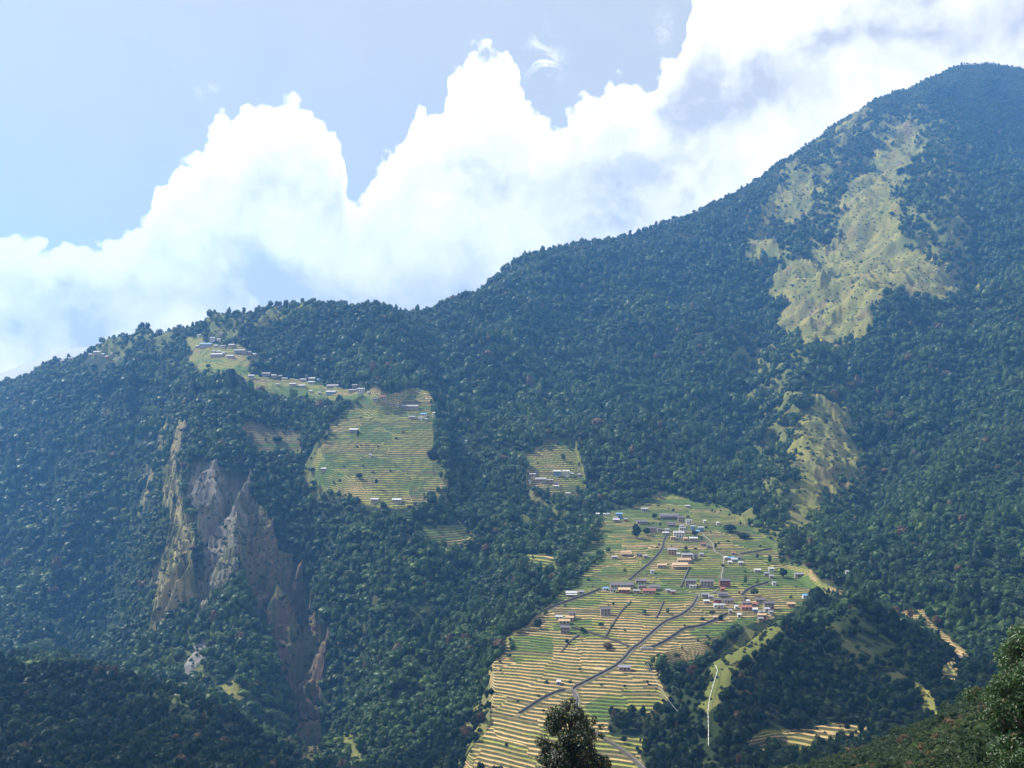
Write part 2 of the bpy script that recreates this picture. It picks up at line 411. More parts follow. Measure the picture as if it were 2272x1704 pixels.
GRASS = [  # polygon, near, far, tree density, colour mix
    (S((1880, 270), (1990, 230), (2090, 330), (2110, 560), (2120, 650), (1990, 640), (1900, 600)), 1200, 2600, 0.62, 0.45),
    (S((1640, 420), (1720, 360), (1830, 290), (1850, 400), (1800, 510), (1700, 600), (1620, 600), (1600, 520)), 1300, 2600, 0.66, 0.45),
    (S((1560, 760), (1700, 740), (1760, 800), (1720, 930), (1620, 900)), 1100, 1700, 0.78, 0.3),
    (S((1640, 900), (1740, 860), (1880, 960), (1870, 1080), (1780, 1140), (1680, 1190), (1640, 1080)), 850, 1400, 0.68, 0.4),
    (S((1960, 262), (1992, 285), (1990, 330), (1960, 385), (1935, 430), (1935, 490), (1990, 530), (2060, 560), (2085, 600), (2010, 625), (1935, 640), (1905, 690), (1850, 715), (1800, 760), (1745, 745), (1690, 705), (1668, 650),
       (1685, 600), (1735, 555), (1795, 495), (1820, 450), (1840, 395), (1890, 330), (1925, 285)), 1200, 2500, 0.02, 1.0),
    (S((1655, 440), (1700, 395), (1755, 365), (1765, 420), (1735, 470), (1690, 480), (1650, 480)), 1500, 2500, 0.10, 0.85),
    (S((1618, 515), (1668, 495), (1690, 540), (1640, 575), (1620, 560)), 1400, 2400, 0.10, 0.85),
    (S((1785, 320), (1830, 255), (1862, 228), (1880, 240), (1850, 290), (1800, 330)), 1900, 2700, 0.10, 0.8),
    (S((1700, 380), (1790, 350), (1790, 380), (1720, 420)), 1900, 2700, 0.3, 0.7),
    (S((1735, 905), (1820, 905), (1862, 975), (1845, 1040), (1790, 1090), (1735, 1150), (1690, 1165), (1690, 1120), (1722, 1050), (1708, 960)), 900, 1400, 0.16, 0.95),
    (S((1590, 785), (1640, 775), (1680, 800), (1650, 850), (1600, 830)), 1200, 1700, 0.35, 0.7),
    (S((430, 700), (560, 680), (690, 665), (690, 680), (560, 705), (440, 730)), 1250, 1600, 0.72, 0.25),
    (S((170, 750), (400, 722), (400, 745), (220, 775)), 1250, 1700, 0.78, 0.25),
    (S((650, 1010), (690, 960), (690, 1080), (740, 1100), (660, 1080)), 900, 1300, 0.4, 0.5),
    (S((1120, 1080), (1180, 1090), (1230, 1130), (1200, 1180), (1130, 1130)), 800, 1200, 0.5, 0.5),
    (S((1600, 1352), (1695, 1324), (1700, 1350), (1645, 1398), (1598, 1448), (1565, 1510), (1530, 1555), (1505, 1530), (1548, 1440)), 520, 720, 0.26, 1.3),
    (S((1795, 1270), (1850, 1268), (1870, 1285), (1800, 1300)), 600, 850, 0.15, 1.2),
    (S((702, 1580), (740, 1540), (790, 1580), (780, 1640), (735, 1659), (700, 1659)), 550, 900, 0.55, 0.6),
    (S((1945, 1455), (1965, 1460), (2050, 1540), (2040, 1560), (1990, 1510)), 400, 640, 0.2, 1.0),
    (S((395, 1375), (455, 1370), (450, 1440), (425, 1530), (375, 1545), (385, 1460)), 600, 1200, 0.6, 0.0),
    (S((465, 1480), (500, 1460), (520, 1500), (490, 1560)), 650, 1000, 0.25, 0.8),
    (S((1600, 1130), (1690, 1090), (1700, 1160), (1660, 1160)), 800, 1200, 0.5, 0.5),
    (S((1300, 1130), (1340, 1110), (1310, 1180), (1260, 1200)), 800, 1200, 0.6, 0.7),
    (S((1050, 1500), (1100, 1380), (1180, 1310), (1190, 1320), (1110, 1400), (1080, 1500), (1060, 1560), (1000, 1659), (960, 1659)), 480, 900, 0.65, 0.9),
]
CLIFF = [  # polygon, near, far, tree density, kind
    (S((375, 880), (385, 890), (345, 990), (312, 1095), (296, 1110), (318, 1010), (345, 930)), 900, 1400, 0.04, 0),
    (S((395, 900), (402, 930), (390, 1000), (392, 1080), (425, 1125), (410, 1230), (440, 1280), (400, 1325), (350, 1395), (318, 1360), (328, 1240), (362, 1180), (370, 1100), (350, 1060), (370, 960)), 800, 1400, 0.24, 0),
    (S((425, 1000), (540, 1030), (565, 1120), (540, 1190), (500, 1245), (460, 1310), (430, 1340), (420, 1290), (445, 1220), (420, 1130), (400, 1050)), 700, 1300, 0.36, 1),
    (S((535, 1115), (575, 1130), (600, 1200), (670, 1280), (700, 1390), (700, 1500), (690, 1659), (655, 1659), (625, 1500), (590, 1380), (535, 1290), (525, 1220)), 600, 1200, 0.45, 2),
    (S((430, 1385), (443, 1398), (418, 1450), (385, 1515), (376, 1515), (400, 1440), (412, 1400)), 600, 1200, 0.04, 3),
]
GREENP = [  # plots of the fan still green (0 tan .. 1 green, .6 yellow-green)
    (S((1100, 1375), (1200, 1370), (1190, 1425), (1110, 1430)), 0.95), (S((1340, 1480), (1450, 1490), (1440, 1560), (1290, 1560), (1260, 1520)), 0.62), (S((1480, 1360), (1640, 1330), (1600, 1400), (1520, 1390)), 0.9),
    (S((1240, 1080), (1500, 1060), (1600, 1100), (1700, 1200), (1780, 1265), (1740, 1320), (1500, 1300), (1180, 1300)), 0.72),
    (S((1320, 1190), (1400, 1185), (1380, 1215), (1240, 1235)), 0.25), (S((1600, 1270), (1780, 1265), (1700, 1310), (1590, 1300)), 0.15), (S((1400, 1215), (1500, 1215), (1480, 1240), (1400, 1240)), 0.3),
    (S((1180, 1330), (1310, 1340), (1260, 1380), (1180, 1370)), 0.55), (S((1230, 1280), (1350, 1290), (1520, 1300), (1500, 1320), (1200, 1310)), 0.5),
]


LOGS = np.linspace(math.log(35), math.log(3000), 2600)


def ground_hit(u, v, dmin=40, dmax=3000):
    a, t = px_ray(u, v)
    L = LOGS[(LOGS > math.log(dmin)) & (LOGS < math.log(dmax))]
    tt = base_t(np.full(L.shape, a), L)
    k = np.argmax(tt >= t)
    if tt[k] < t: k = int(np.argmax(tt))
    d = math.exp(L[k])
    return a * d, d


def ground_line(pts, dmin=400, step=3.0):
    g = [ground_hit(u, v, dmin) for u, v in pts]
    out = []
    for (x0, y0), (x1, y1) in zip(g[:-1], g[1:]):
        m = max(2, int(math.hypot(x1 - x0, y1 - y0) / step))
        for i in range(m):
            out.append((x0 + (x1 - x0) * i / m, y0 + (y1 - y0) * i / m))
    out.append(g[-1])
    o = np.array(out)
    for _ in range(2):
        o[1:-1] = (o[:-2] + 2 * o[1:-1] + o[2:]) / 4
    return o

for _p, _dep, _w, _dm in ((((1650, 560), (1640, 660), (1620, 770), (1600, 880), (1560, 990), (1480, 1050)), 34, 38, 1000), (((1985, 640), (1920, 760), (1880, 860), (1890, 1000), (1830, 1160)), 38, 34, 850),
                         (((948, 690), (942, 800), (960, 920), (985, 1040), (1060, 1130)), 26, 30, 900), (((2160, 260), (2110, 480), (2080, 700), (2040, 900), (1960, 1120)), 40, 45, 900),
                         (((590, 1110), (615, 1230), (650, 1350), (690, 1480), (715, 1600)), 34, 24, 650), (((300, 880), (262, 1000), (240, 1150), (235, 1300), (255, 1400)), 30, 34, 900),
                         (((1330, 560), (1290, 700), (1230, 850), (1160, 950)), 24, 45, 1100), (((1480, 560), (1450, 700), (1400, 850), (1350, 960)), 22, 40, 1100), (((385, 930), (372, 1060), (352, 1180), (338, 1300)), 15, 9, 800), (((440, 1010), (432, 1120), (425, 1230), (418, 1320)), 17, 9, 750), (((490, 1030), (482, 1120), (470, 1210), (452, 1300)), 15, 9, 750),
                         (((545, 1110), (550, 1220), (565, 1320), (590, 1420)), 18, 9, 700), (((640, 1260), (662, 1360), (668, 1480), (672, 1600)), 16, 9, 650),
                         (((150, 880), (120, 1000), (90, 1150), (80, 1300)), 26, 40, 1000),
                         (((800, 1140), (780, 1250), (790, 1380), (830, 1500)), 20, 26, 650), (((1000, 1180), (960, 1300), (930, 1420), (900, 1540)), 16, 26, 550)):
    ravine(_p, _dep, _w, _dm)
for _nm, _fit, _n in (('fan', _fan, 14), ('upper_field', None, 8), ('bowl_field', lambda X_, D: -156 + 0.17 * (D - 500) + .07 * (X_ - 150), 5), ('mid_field', None, 4)):
    _p, _d0, _d1 = ZONES[_nm]
    flatten_field([(q[0] / DS, q[1] / DS) for q in _p], _d0, _d1, _fit, _n)


def inpoly(u, v, poly):
    res = np.zeros(u.shape, bool)
    p = np.array(poly)
    m = (u > p[:, 0].min()) & (u < p[:, 0].max()) & (v > p[:, 1].min()) & (v < p[:, 1].max())
    uu, vv = u[m], v[m]
    r = np.zeros(uu.shape, bool)
    k = len(p)
    for i in range(k):
        x0, y0 = p[i]; x1, y1 = p[(i + 1) % k]
        c = ((y0 > vv) != (y1 > vv))
        if y1 != y0:
            r ^= c & (uu < (x1 - x0) * (vv - y0) / (y1 - y0) + x0)
    res[m] = r
    return res

# paths, as polylines of photo pixels; turned into ground points below
PATHS = {
    'main': [(1552, 1322), (1541, 1344), (1525, 1359), (1504, 1372), (1484, 1378), (1464, 1392), (1444, 1410), (1424, 1429), (1403, 1443), (1387, 1463), (1367, 1482), (1329, 1502), (1290, 1522), (1268, 1532), (1280, 1540), (1284, 1556), (1280, 1580), (1300, 1610), (1335, 1635), (1375, 1658), (1411, 1686), (1440, 1715)],
    'upper': [(1487, 1178), (1480, 1190), (1474, 1202), (1472, 1218), (1461, 1232), (1443, 1252), (1413, 1275), (1396, 1292)],
    'branch': [(1422, 1441), (1450, 1440), (1480, 1424), (1500, 1411), (1517, 1397), (1561, 1390), (1588, 1378), (1622, 1361)],
    'east': [(1646, 1326), (1657, 1313), (1676, 1303), (1712, 1293)],
    'rim': [(1638, 1232), (1676, 1227), (1720, 1217)],
    'north': [(1558, 1183), (1581, 1205), (1585, 1225), (1605, 1232), (1606, 1254), (1600, 1280), (1602, 1300), (1580, 1318), (1552, 1322), (1520, 1315), (1470, 1310)],
    'west': [(1200, 1362), (1230, 1347), (1268, 1333), (1310, 1318), (1340, 1305)],
    'cross': [(1262, 1391), (1295, 1399), (1336, 1412), (1390, 1431), (1403, 1441)],
    'lower': [(1268, 1532), (1228, 1540), (1192, 1561), (1146, 1590)],
    'valley': [(1979, 1361), (2008, 1378), (2049, 1405), (2085, 1440), (2139, 1463), (2192, 1482)],
}
HEDGES = {'hedge_a': [(1343, 1412), (1362, 1380), (1380, 1353), (1400, 1335)], 'hedge_b': [(1245, 1447), (1262, 1425), (1285, 1408)], 'hedge_c': [(1510, 1303), (1520, 1280), (1528, 1262)], 'hedge_d': [(1455, 1372), (1464, 1352), (1472, 1334)]}
GP = {k: ground_line(v) for k, v in PATHS.items()}
GH = {k: ground_line(v, 400) for k, v in HEDGES.items()}
allpath = np.concatenate(list(GP.values()))


def path_dist(x, y, lim=14):
    """distance to the nearest path point, capped"""
    out = np.full(x.shape, float(lim))
    cell = {}
    for px, py in allpath:
        cell.setdefault((int(px // lim), int(py // lim)), []).append((px, py))
    m = (x > allpath[:, 0].min() - lim) & (x < allpath[:, 0].max() + lim) & (y > allpath[:, 1].min() - lim) & (y < allpath[:, 1].max() + lim)
    idx = np.nonzero(m.ravel())[0]
    xs, ys = x.ravel()[idx], y.ravel()[idx]
    cx, cy = np.floor(xs / lim).astype(int), np.floor(ys / lim).astype(int)
    key = cx * 100003 + cy
    order = np.argsort(key, kind='stable'); sk = key[order]
    st = np.r_[0, np.nonzero(np.diff(sk))[0] + 1]; en = np.r_[st[1:], len(sk)]
    of = out.ravel()
    for s_, e_ in zip(st, en):
        ii = order[s_:e_]
        c0, c1 = cx[ii[0]], cy[ii[0]]
        near = [p for i in (-1, 0, 1) for j in (-1, 0, 1) for p in cell.get((c0 + i, c1 + j), ())]
        if not near: continue
        q = np.array(near)
        d = np.sqrt(((xs[ii, None] - q[None, :, 0]) ** 2 + (ys[ii, None] - q[None, :, 1]) ** 2).min(1))
        of[idx[ii]] = np.minimum(of[idx[ii]], d)
    return of.reshape(x.shape)


def land(a, L, want_cover=False):
    """ground height and cover at bearing a, log-distance L"""
    D = np.exp(L); x, y = a * D, D
    t = base_t(a, L); z0 = t * D
    u, v = project(x, y, z0)
    wa_ = 9 + 5 * sstep(D, 1000, 1800); wu = fbm(x / 45, y / 45, 4, 3) * wa_ ; wv = fbm(x / 45, y / 45, 4, 9) * wa_
    uu, vv = u + wu, v + wv
    zone = np.zeros(x.shape, np.int8)      # 0 forest, 1.. fields, 20 grass, 30.. cliff
    dens = np.ones(x.shape); gmix = np.zeros(x.shape)
    for poly, d0, d1, dn, gm_ in GRASS:
        m = inpoly(uu + wu, vv + wv, poly) & (D > d0) & (D < d1)
        zone[m] = 20; dens[m] = dn; gmix[m] = gm_
    for poly, d0, d1, dn, kd in CLIFF:
        m = inpoly(uu + wu * .8, vv + wv * .8, poly) & (D > d0) & (D < d1)
        zone[m] = 30 + kd; dens[m] = dn
    sm = 0.9
    for i, (nm, (poly, d0, d1)) in enumerate(ZONES.items()):
        m = inpoly(u + wu * sm, v + wv * sm, poly) & (D > d0) & (D < d1)
        zone[m] = 1 + i; dens[m] = 0.0
    # relief
    far = sstep(D, 900, 1500) * sstep(-D, -3600, -2900)
    rl = ridged((x * .8 + y * .35) / 260 + fbm(x / 300, y / 300, 2, 40) * .4, (y * .9 - x * .3) / 520, 4, 21)
    dsky = np.interp(a, [px_ray(q[0], q[1])[0] for q in SKYL], [q[2] for q in SKYL])
    relief = (rl - 0.9) * 27 * far * sstep(-D / dsky, -.99, -.78)
    relief += fbm(x / 70, y / 70, 4, 5) * (3.0 + 5.0 * far) * sstep(D, 60, 700)
    relief += fbm(x / 9, y / 9, 3, 15) * 0.5
    g = (zone == 20) & (D > 1000)
    bump = ridged(x / 75 + fbm(x / 60, y / 60, 2, 8) * .5, y / 95, 4, 33)
    gs = np.where(g, 1.0, 0.0)
    dens = np.where(g, np.clip(dens + .28 * sstep(-bump, -.35, .2), 0, 1), dens)
    relief += gs * ((bump - .9) * 11 + (ridged(x / 22, y / 26, 3, 37) - .8) * 2.4)
    cl = zone >= 30
    gul = ridged(x / 34 + fbm(x / 60, y / 60, 2, 18) * .7, y / 170, 4, 51)
    gul2 = ridged(x / 13 + fbm(x / 25, y / 25, 2, 19) * .6, y / 60, 3, 57)
    relief += np.where(cl, (gul - .8) * np.where(zone == 33, 2.0, 19.0) + (gul2 - .8) * np.where(zone == 33, .8, 4.2), 0) * sstep(D, 680, 860)
    field = (zone >= 1) & (zone <= 11)
    relief = np.where(field, fbm(x / 110, y / 110, 2, 5) * 0.35 + fbm(x / 25, y / 25, 2, 6) * .10, relief)
    relief += np.where(cl & (zone != 33), (ridged(x / 5.5, y / 9, 2, 58) - .7) * 1.5, 0) * sstep(D, 680, 860)
    z = z0 + relief
    lh = z / 11 + .5 * fbm(x / 30, y / 30, 3, 59); lf = np.floor(lh); lr = lh - lf
    z = np.where(cl & (zone != 33), z + 11 * (sstep(lr, .45, .95) - lr) * .55, z)
    pd = path_dist(x, y)
    # terraces
    upf = (zone >= 2) & (zone <= 8)
    st = np.where(upf, np.where(zone == 2, 2.0, 1.9), 0.86)
    st = np.where(zone == 9, 1.0, st)
    cellx = np.floor((x + 30 * fbm(x / 70, y / 50, 3, 61) + 0.25 * y) / np.where(upf, 70, 36)).astype(np.int64)
    h = z / st + hash01(cellx, 3, 5) + 0.48 * fbm(x / 42, y / 60, 3, 71)
    fl = np.floor(h); fr = h - fl
    wr = 0.30
    rise = sstep(fr, 1 - wr, 1.0)
    zt = z + st * (rise - fr) * np.where(upf, 0.85, 1.0)
    near_path = sstep(-pd, -2.8, -1.3)
    zt = zt * (1 - near_path) + (z) * near_path
    z = np.where(field, zt, z)
    if not want_cover:
        return x, y, z, zone, dens, u, v, pd
    # colour of the cover
    col = np.zeros(x.shape + (3,))
    nz = fbm(x / 30, y / 30, 4, 81); nz2 = fbm(x / 6, y / 6, 2, 91)
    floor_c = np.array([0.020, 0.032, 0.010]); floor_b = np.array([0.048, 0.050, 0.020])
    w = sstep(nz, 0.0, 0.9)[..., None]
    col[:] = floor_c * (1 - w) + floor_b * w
    gc = np.array([0.205, 0.190, 0.055]); gd = np.array([0.085, 0.105, 0.035]); gb = np.array([0.155, 0.120, 0.058])
    wg = sstep(nz + nz2 * .4, -.5, .7)[..., None]
    wb = sstep(fbm(x / 50, y / 50, 3, 101), 0.1, 0.7)[..., None]
    grass = gc * (1 - wb) + gb * wb
    grass = grass * (1 - .75 * (1 - wg)) + gd * .75 * (1 - wg)
    gm3 = np.clip(gmix, 0, 1)[..., None]
    grass = grass * gm3 + gd * (1 - gm3)
    hot = (gmix > 1.1)[..., None]
    grass = np.where(hot, np.array([0.105, 0.118, 0.032]) * (1 - .5 * wb) + gb * .5 * wb, grass)
    col = np.where((zone == 20)[..., None], grass, col)
    rock = [np.array([0.27, 0.235, 0.12]), np.array([0.185, 0.17, 0.145]), np.array([0.135, 0.10, 0.065]), np.array([0.21, 0.205, 0.20])]
    for k in range(4):
        rc = rock[k] * (0.75 + 0.5 * sstep(nz2 + nz, -.7, .9)[..., None])
        veg = sstep(nz + .8 * nz2 + .5 * fbm(x / 12, y / 12, 2, 151), -.15, .35)[..., None] * (0.0 if k == 3 else .9)
        rc = rc * (1 - veg) + np.array([0.075, 0.085, 0.030]) * veg
        col = np.where((zone == 30 + k)[..., None], rc, col)
    green = np.where(upf, 0.60, 0.12) + fbm(x / 55, y / 40, 3, 111) * .35
    for poly, gv in GREENP:
        m = inpoly(uu, vv, poly)
        green = np.where(m & (zone == 1), gv + fbm(x / 30, y / 22, 2, 121) * .30, green)
    rr = hash01(cellx * 7 + (fl / 3).astype(np.int64), fl.astype(np.int64), 9)
    green = green + (hash01(cellx, (fl / 3).astype(np.int64), 3) - .5) * np.where(upf, .40, .75) + (rr - .5) * .25
    tan = np.array([0.48, 0.335, 0.175]); tan2 = np.array([0.34, 0.26, 0.11]); yg = np.array([0.27, 0.27, 0.07]); gr = np.array([0.080, 0.155, 0.035]); br = np.array([0.17, 0.12, 0.08])
    gw = green[..., None]
    fc = np.where(gw < .28, tan, np.where(gw < .45, tan2, np.where(gw < .72, yg, gr)))
    fc = np.where((hash01(cellx, fl.astype(np.int64), 17) < np.where(zone == 8, .8, .07))[..., None], br, fc)
    fc = fc * (0.85 + 0.3 * hash01(cellx, fl.astype(np.int64), 23))[..., None]
    fc = fc * (1 + .12 * nz2[..., None])
    fc = fc * np.where(upf, .80, .84)[..., None]
    col = np.where(field[..., None], fc, col)
    vw = (sstep(-pd, -3.2, -1.6) * .85)[..., None]; col = col * (1 - vw) + np.array([0.085, 0.085, 0.035]) * vw      # weedy verge
    col = np.where((D > 3500)[..., None], np.array([0.36, 0.36, 0.33]), col)  # haze paleness painted into the distant ridge's ground colour
    nearslope = (D < 330)
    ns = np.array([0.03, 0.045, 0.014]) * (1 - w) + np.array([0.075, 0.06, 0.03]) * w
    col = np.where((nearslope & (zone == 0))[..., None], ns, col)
    return x, y, z, zone, dens, u, v, pd, col, h, field, green

# ------------------------------------------------------------------ tagging helpers
def tag(o, label=None, cat=None, group=None, kind=None):
    if label: o['label'] = label
    if cat: o['category'] = cat
    if group: o['group'] = group
    if kind: o['kind'] = kind
    return o


def mesh_from(name, verts, faces, mat=None, smooth=False):
    me = bpy.data.meshes.new(name)
    me.from_pydata([tuple(p) for p in verts], [], faces)
    if mat: me.materials.append(mat)
    if smooth: me.polygons.foreach_set('use_smooth', [True] * len(me.polygons))
    me.update()
    return me


def link(name, data, parent=None):
    o = bpy.data.objects.new(name, data); C.objects.link(o)
    if parent: o.parent = parent
    return o


def mesh_np(name, co, quads, mat, smooth=True):
    me = bpy.data.meshes.new(name)
    k = quads.shape[1]
    me.vertices.add(len(co)); me.vertices.foreach_set('co', co.astype(np.float32).ravel())
    me.loops.add(quads.size); me.loops.foreach_set('vertex_index', quads.astype(np.int32).ravel())
    me.polygons.add(len(quads)); me.polygons.foreach_set('loop_start', np.arange(0, quads.size, k, dtype=np.int32))
    me.polygons.foreach_set('use_smooth', np.full(len(quads), smooth))
    me.materials.append(mat)
    me.update(calc_edges=True)
    return me

# ------------------------------------------------------------------ materials
def new_mat(name):
    m = bpy.data.materials.new(name); m.use_nodes = True
    return m, NT(m.node_tree)


def principled(N, col, rough=0.8, spec=0.2, metal=0.0, normal=None):
    b = N.n('ShaderNodeBsdfPrincipled')
    N.inp(b.inputs['Base Color'], col if hasattr(col, 'links') else (*col, 1))
    N.inp(b.inputs['Roughness'], rough); b.inputs['Specular IOR Level'].default_value = spec; b.inputs['Metallic'].default_value = metal
    if normal is not None: N.l(normal, b.inputs['Normal'])
    return b


def out(N, sh):
    o = N.n('ShaderNodeOutputMaterial'); N.l(sh, o.inputs[0])


def ground_material():
    m, N = new_mat('ground_cover')
    at = N.n('ShaderNodeAttribute', attribute_name='cover')
    te = N.n('ShaderNodeAttribute', attribute_name='terrace')
    fi = N.n('ShaderNodeAttribute', attribute_name='field')
    geo = N.n('ShaderNodeNewGeometry')
    pos = geo.outputs['Position']
    n1_ = N.noise(pos, 0.9, 5, 0.65); n2_ = N.noise(pos, 0.12, 4, 0.6); n3_ = N.noise(pos, 0.35, 3, .6)
    sp = N.n('ShaderNodeSeparateXYZ'); N.l(geo.outputs['Normal'], sp.inputs[0])
    steep = N.rng(sp.outputs[2], 0.62, 0.90, 1.0, 0.0)
    c = N.mix(1.0, at.outputs['Color'], N.mix(n1_.outputs[0], (0.55, 0.58, 0.55), (1.45, 1.42, 1.40)), 'MULTIPLY')
    c = N.mix(N.math('MULTIPLY', N.rng(n2_.outputs[0], 0.45, 0.7), 0.45), c, N.mix(1.0, c, (0.55, 0.62, 0.50), 'MULTIPLY'))
    # terrace walls: grassy, weedy banks, darkened further to paint in the riser shade
    fr = N.math('FRACT', N.math('ADD', te.outputs['Fac'], N.math('MULTIPLY', N.math('SUBTRACT', n3_.outputs[0], 0.5), 0.16)))
    bank = N.math('MULTIPLY', N.rng(fr, 0.54, 0.62), fi.outputs['Fac'])
    lip = N.math('MULTIPLY', N.math('MULTIPLY', N.rng(fr, 0.36, 0.44), N.rng(fr, 0.54, 0.62, 1.0, 0.0)), fi.outputs['Fac'])
    bcol = N.mix(N.rng(n3_.outputs[0], 0.35, 0.65), (0.022, 0.036, 0.011), (0.062, 0.060, 0.024))
    c = N.mix(N.math('MULTIPLY', lip, 0.7), c, (0.16, 0.20, 0.05))
    c = N.mix(N.math('MULTIPLY', bank, 0.92), c, bcol)
    bmp = N.n('ShaderNodeBump'); bmp.inputs['Strength'].default_value = 0.6; bmp.inputs['Distance'].default_value = 0.5
    N.l(n1_.outputs[0], bmp.inputs['Height'])
    b = principled(N, c, 0.95, 0.1, normal=bmp.outputs[0])
    out(N, b.outputs[0])
    return m


def foliage_material(name, dark, mid, lite, accent, glossy=0.25, accent_share=0.03):
    m, N = new_mat(name)
    oi = N.n('ShaderNodeObjectInfo'); geo = N.n('ShaderNodeNewGeometry')
    nl = N.noise(oi.outputs['Location'], 0.018, 3, 0.6)
    r = oi.outputs['Random']
    f = N.math('ADD', N.math('MULTIPLY', r, 0.42), N.math('MULTIPLY', N.math('SUBTRACT', nl.outputs[0], 0.30), 1.5), clamp=True)
    c = N.mix(N.rng(f, 0.1, 0.6), dark, mid)
    c = N.mix(N.rng(f, 0.62, 1.0), c, lite)
    c = N.mix(N.math('GREATER_THAN', r if accent_share > 0 else geo.outputs['Random Per Island'], 1 - abs(accent_share)), c, accent)
    wn = N.n('ShaderNodeTexWhiteNoise', noise_dimensions='1D'); N.l(geo.outputs['Random Per Island'], wn.inputs['W'])
    c = N.mix(1.0, c, N.mix(wn.outputs[0], (0.78, 0.80, 0.76), (1.25, 1.22, 1.18)), 'MULTIPLY')
    b = principled(N, c, 0.5, glossy)
    tr = N.n('ShaderNodeBsdfTranslucent'); N.l(N.mix(1.0, c, (1.3, 1.5, 0.6), 'MULTIPLY'), tr.inputs[0])
    ms = N.n('ShaderNodeMixShader'); ms.inputs[0].default_value = 0.26
    N.l(b.outputs[0], ms.inputs[1]); N.l(tr.outputs[0], ms.inputs[2])
    out(N, ms.outputs[0])
    return m


def plain(name, col, rough=0.7, spec=0.25, var=0.35, scale=1.2, metal=0.0, objvar=0.25):
    m, N = new_mat(name)
    geo = N.n('ShaderNodeNewGeometry'); oi = N.n('ShaderNodeObjectInfo')
    nn = N.noise(geo.outputs['Position'], scale, 4, 0.6)
    k = N.math('MULTIPLY_ADD', nn.outputs[0], var * 2, 1 - var)
    k = N.math('MULTIPLY', k, N.math('MULTIPLY_ADD', oi.outputs['Random'], objvar, 1 - objvar / 2))
    cc = N.n('ShaderNodeCombineColor'); [N.l(k, cc.inputs[i]) for i in range(3)]
    c = N.mix(1.0, col, cc.outputs[0], 'MULTIPLY')
    b = principled(N, c, rough, spec, metal)
    out(N, b.outputs[0])
    return m

M_ground = ground_material()
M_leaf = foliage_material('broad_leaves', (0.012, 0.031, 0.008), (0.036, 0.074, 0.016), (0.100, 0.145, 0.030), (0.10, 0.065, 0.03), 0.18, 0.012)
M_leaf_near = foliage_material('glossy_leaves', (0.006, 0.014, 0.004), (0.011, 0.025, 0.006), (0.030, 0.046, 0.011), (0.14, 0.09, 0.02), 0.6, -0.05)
M_leaf_shaded = foliage_material('shade_toned_leaves', (0.005, 0.014, 0.003), (0.012, 0.027, 0.006), (0.040, 0.058, 0.012), (0.07, 0.045, 0.02), 0.08, 0.02)  # leaf colour darkened to paint shade into the near woods
M_shrub = foliage_material('shrub_leaves', (0.012, 0.026, 0.007), (0.026, 0.045, 0.010), (0.060, 0.085, 0.018), (0.10, 0.065, 0.03), 0.2, 0.05)
M_leaf_right = foliage_material('bright_glossy_leaves', (0.022, 0.055, 0.014), (0.035, 0.085, 0.020), (0.07, 0.13, 0.03), (0.10, 0.08, 0.03), 0.7, -0.04)
M_bark = plain('bark', (0.10, 0.075, 0.05), 0.9, 0.1)
M_path = plain('flagstone_path', (0.22, 0.21, 0.195), 0.85, 0.15, 0.45, 0.8)
M_drystone = plain('dry_stone', (0.095, 0.088, 0.075), 0.95, 0.1, 0.5, 0.7)
M_stone = plain('stone_wall', (0.27, 0.235, 0.20), 0.9, 0.1, 0.4, 1.4)
M_white = plain('whitewash', (0.46, 0.45, 0.43), 0.8, 0.2, 0.25, 0.8, 0, 0.35)
M_ochre = plain('ochre_plaster', (0.34, 0.21, 0.13), 0.9, 0.1, 0.25, 0.9)
M_redwall = plain('red_plaster', (0.26, 0.085, 0.06), 0.9, 0.1, 0.25, 0.9)
M_bluewall = plain('blue_paint', (0.15, 0.26, 0.38), 0.7, 0.2, 0.15, 0.9)
M_slate = plain('slate_roof', (0.115, 0.108, 0.12), 0.6, 0.3, 0.35, 1.6)
M_tin = plain('tin_roof', (0.35, 0.355, 0.37), 0.5, 0.4, 0.3, 1.0, 0, 0.6)
M_greytin = plain('weathered_tin', (0.23, 0.23, 0.25), 0.5, 0.4, 0.25, 1.0)
M_blue = plain('blue_roof', (0.13, 0.27, 0.44), 0.5, 0.35, 0.25, 1.0, 0, 0.3)
M_red = plain('rusty_roof', (0.27, 0.12, 0.09), 0.7, 0.2, 0.3, 1.0)
M_thatch = plain('straw_thatch', (0.42, 0.31, 0.20), 0.95, 0.05, 0.3, 1.6)
M_glass = plain('window_dark', (0.03, 0.032, 0.04), 0.25, 0.5, 0.1)
M_wood = plain('dark_wood', (0.08, 0.055, 0.04), 0.8, 0.2)
M_pipe = plain('white_pipe', (0.60, 0.60, 0.58), 0.5, 0.3, 0.1)
M_wire = plain('grey_wire', (0.40, 0.42, 0.44), 0.5, 0.3, 0.1)

# ------------------------------------------------------------------ the ground sheet
a_ax = np.concatenate([np.linspace(-0.80, -0.52, 40, endpoint=False), np.linspace(-0.52, -0.04, 330, endpoint=False), np.linspace(-0.04, 0.33, 400, endpoint=False), np.linspace(0.33, 0.52, 110, endpoint=False), np.linspace(0.52, 0.80, 41)])
l_ax = np.concatenate([np.linspace(math.log(12), math.log(420), 150, endpoint=False), np.linspace(math.log(420), math.log(1250), 760, endpoint=False),
                       np.linspace(math.log(1250), math.log(2900), 260, endpoint=False), np.linspace(math.log(2900), math.log(5900), 30)])
ga, gl = np.meshgrid(a_ax, l_ax, indexing='ij')
x, y, z, zone, dens, gu, gv, pdist, col, hh, field, green = land(ga, gl, True)
na, nl_ = ga.shape
idx = np.arange(na * nl_).reshape(na, nl_)
quads = np.stack([idx[:-1, :-1], idx[1:, :-1], idx[1:, 1:], idx[:-1, 1:]], -1).reshape(-1, 4)
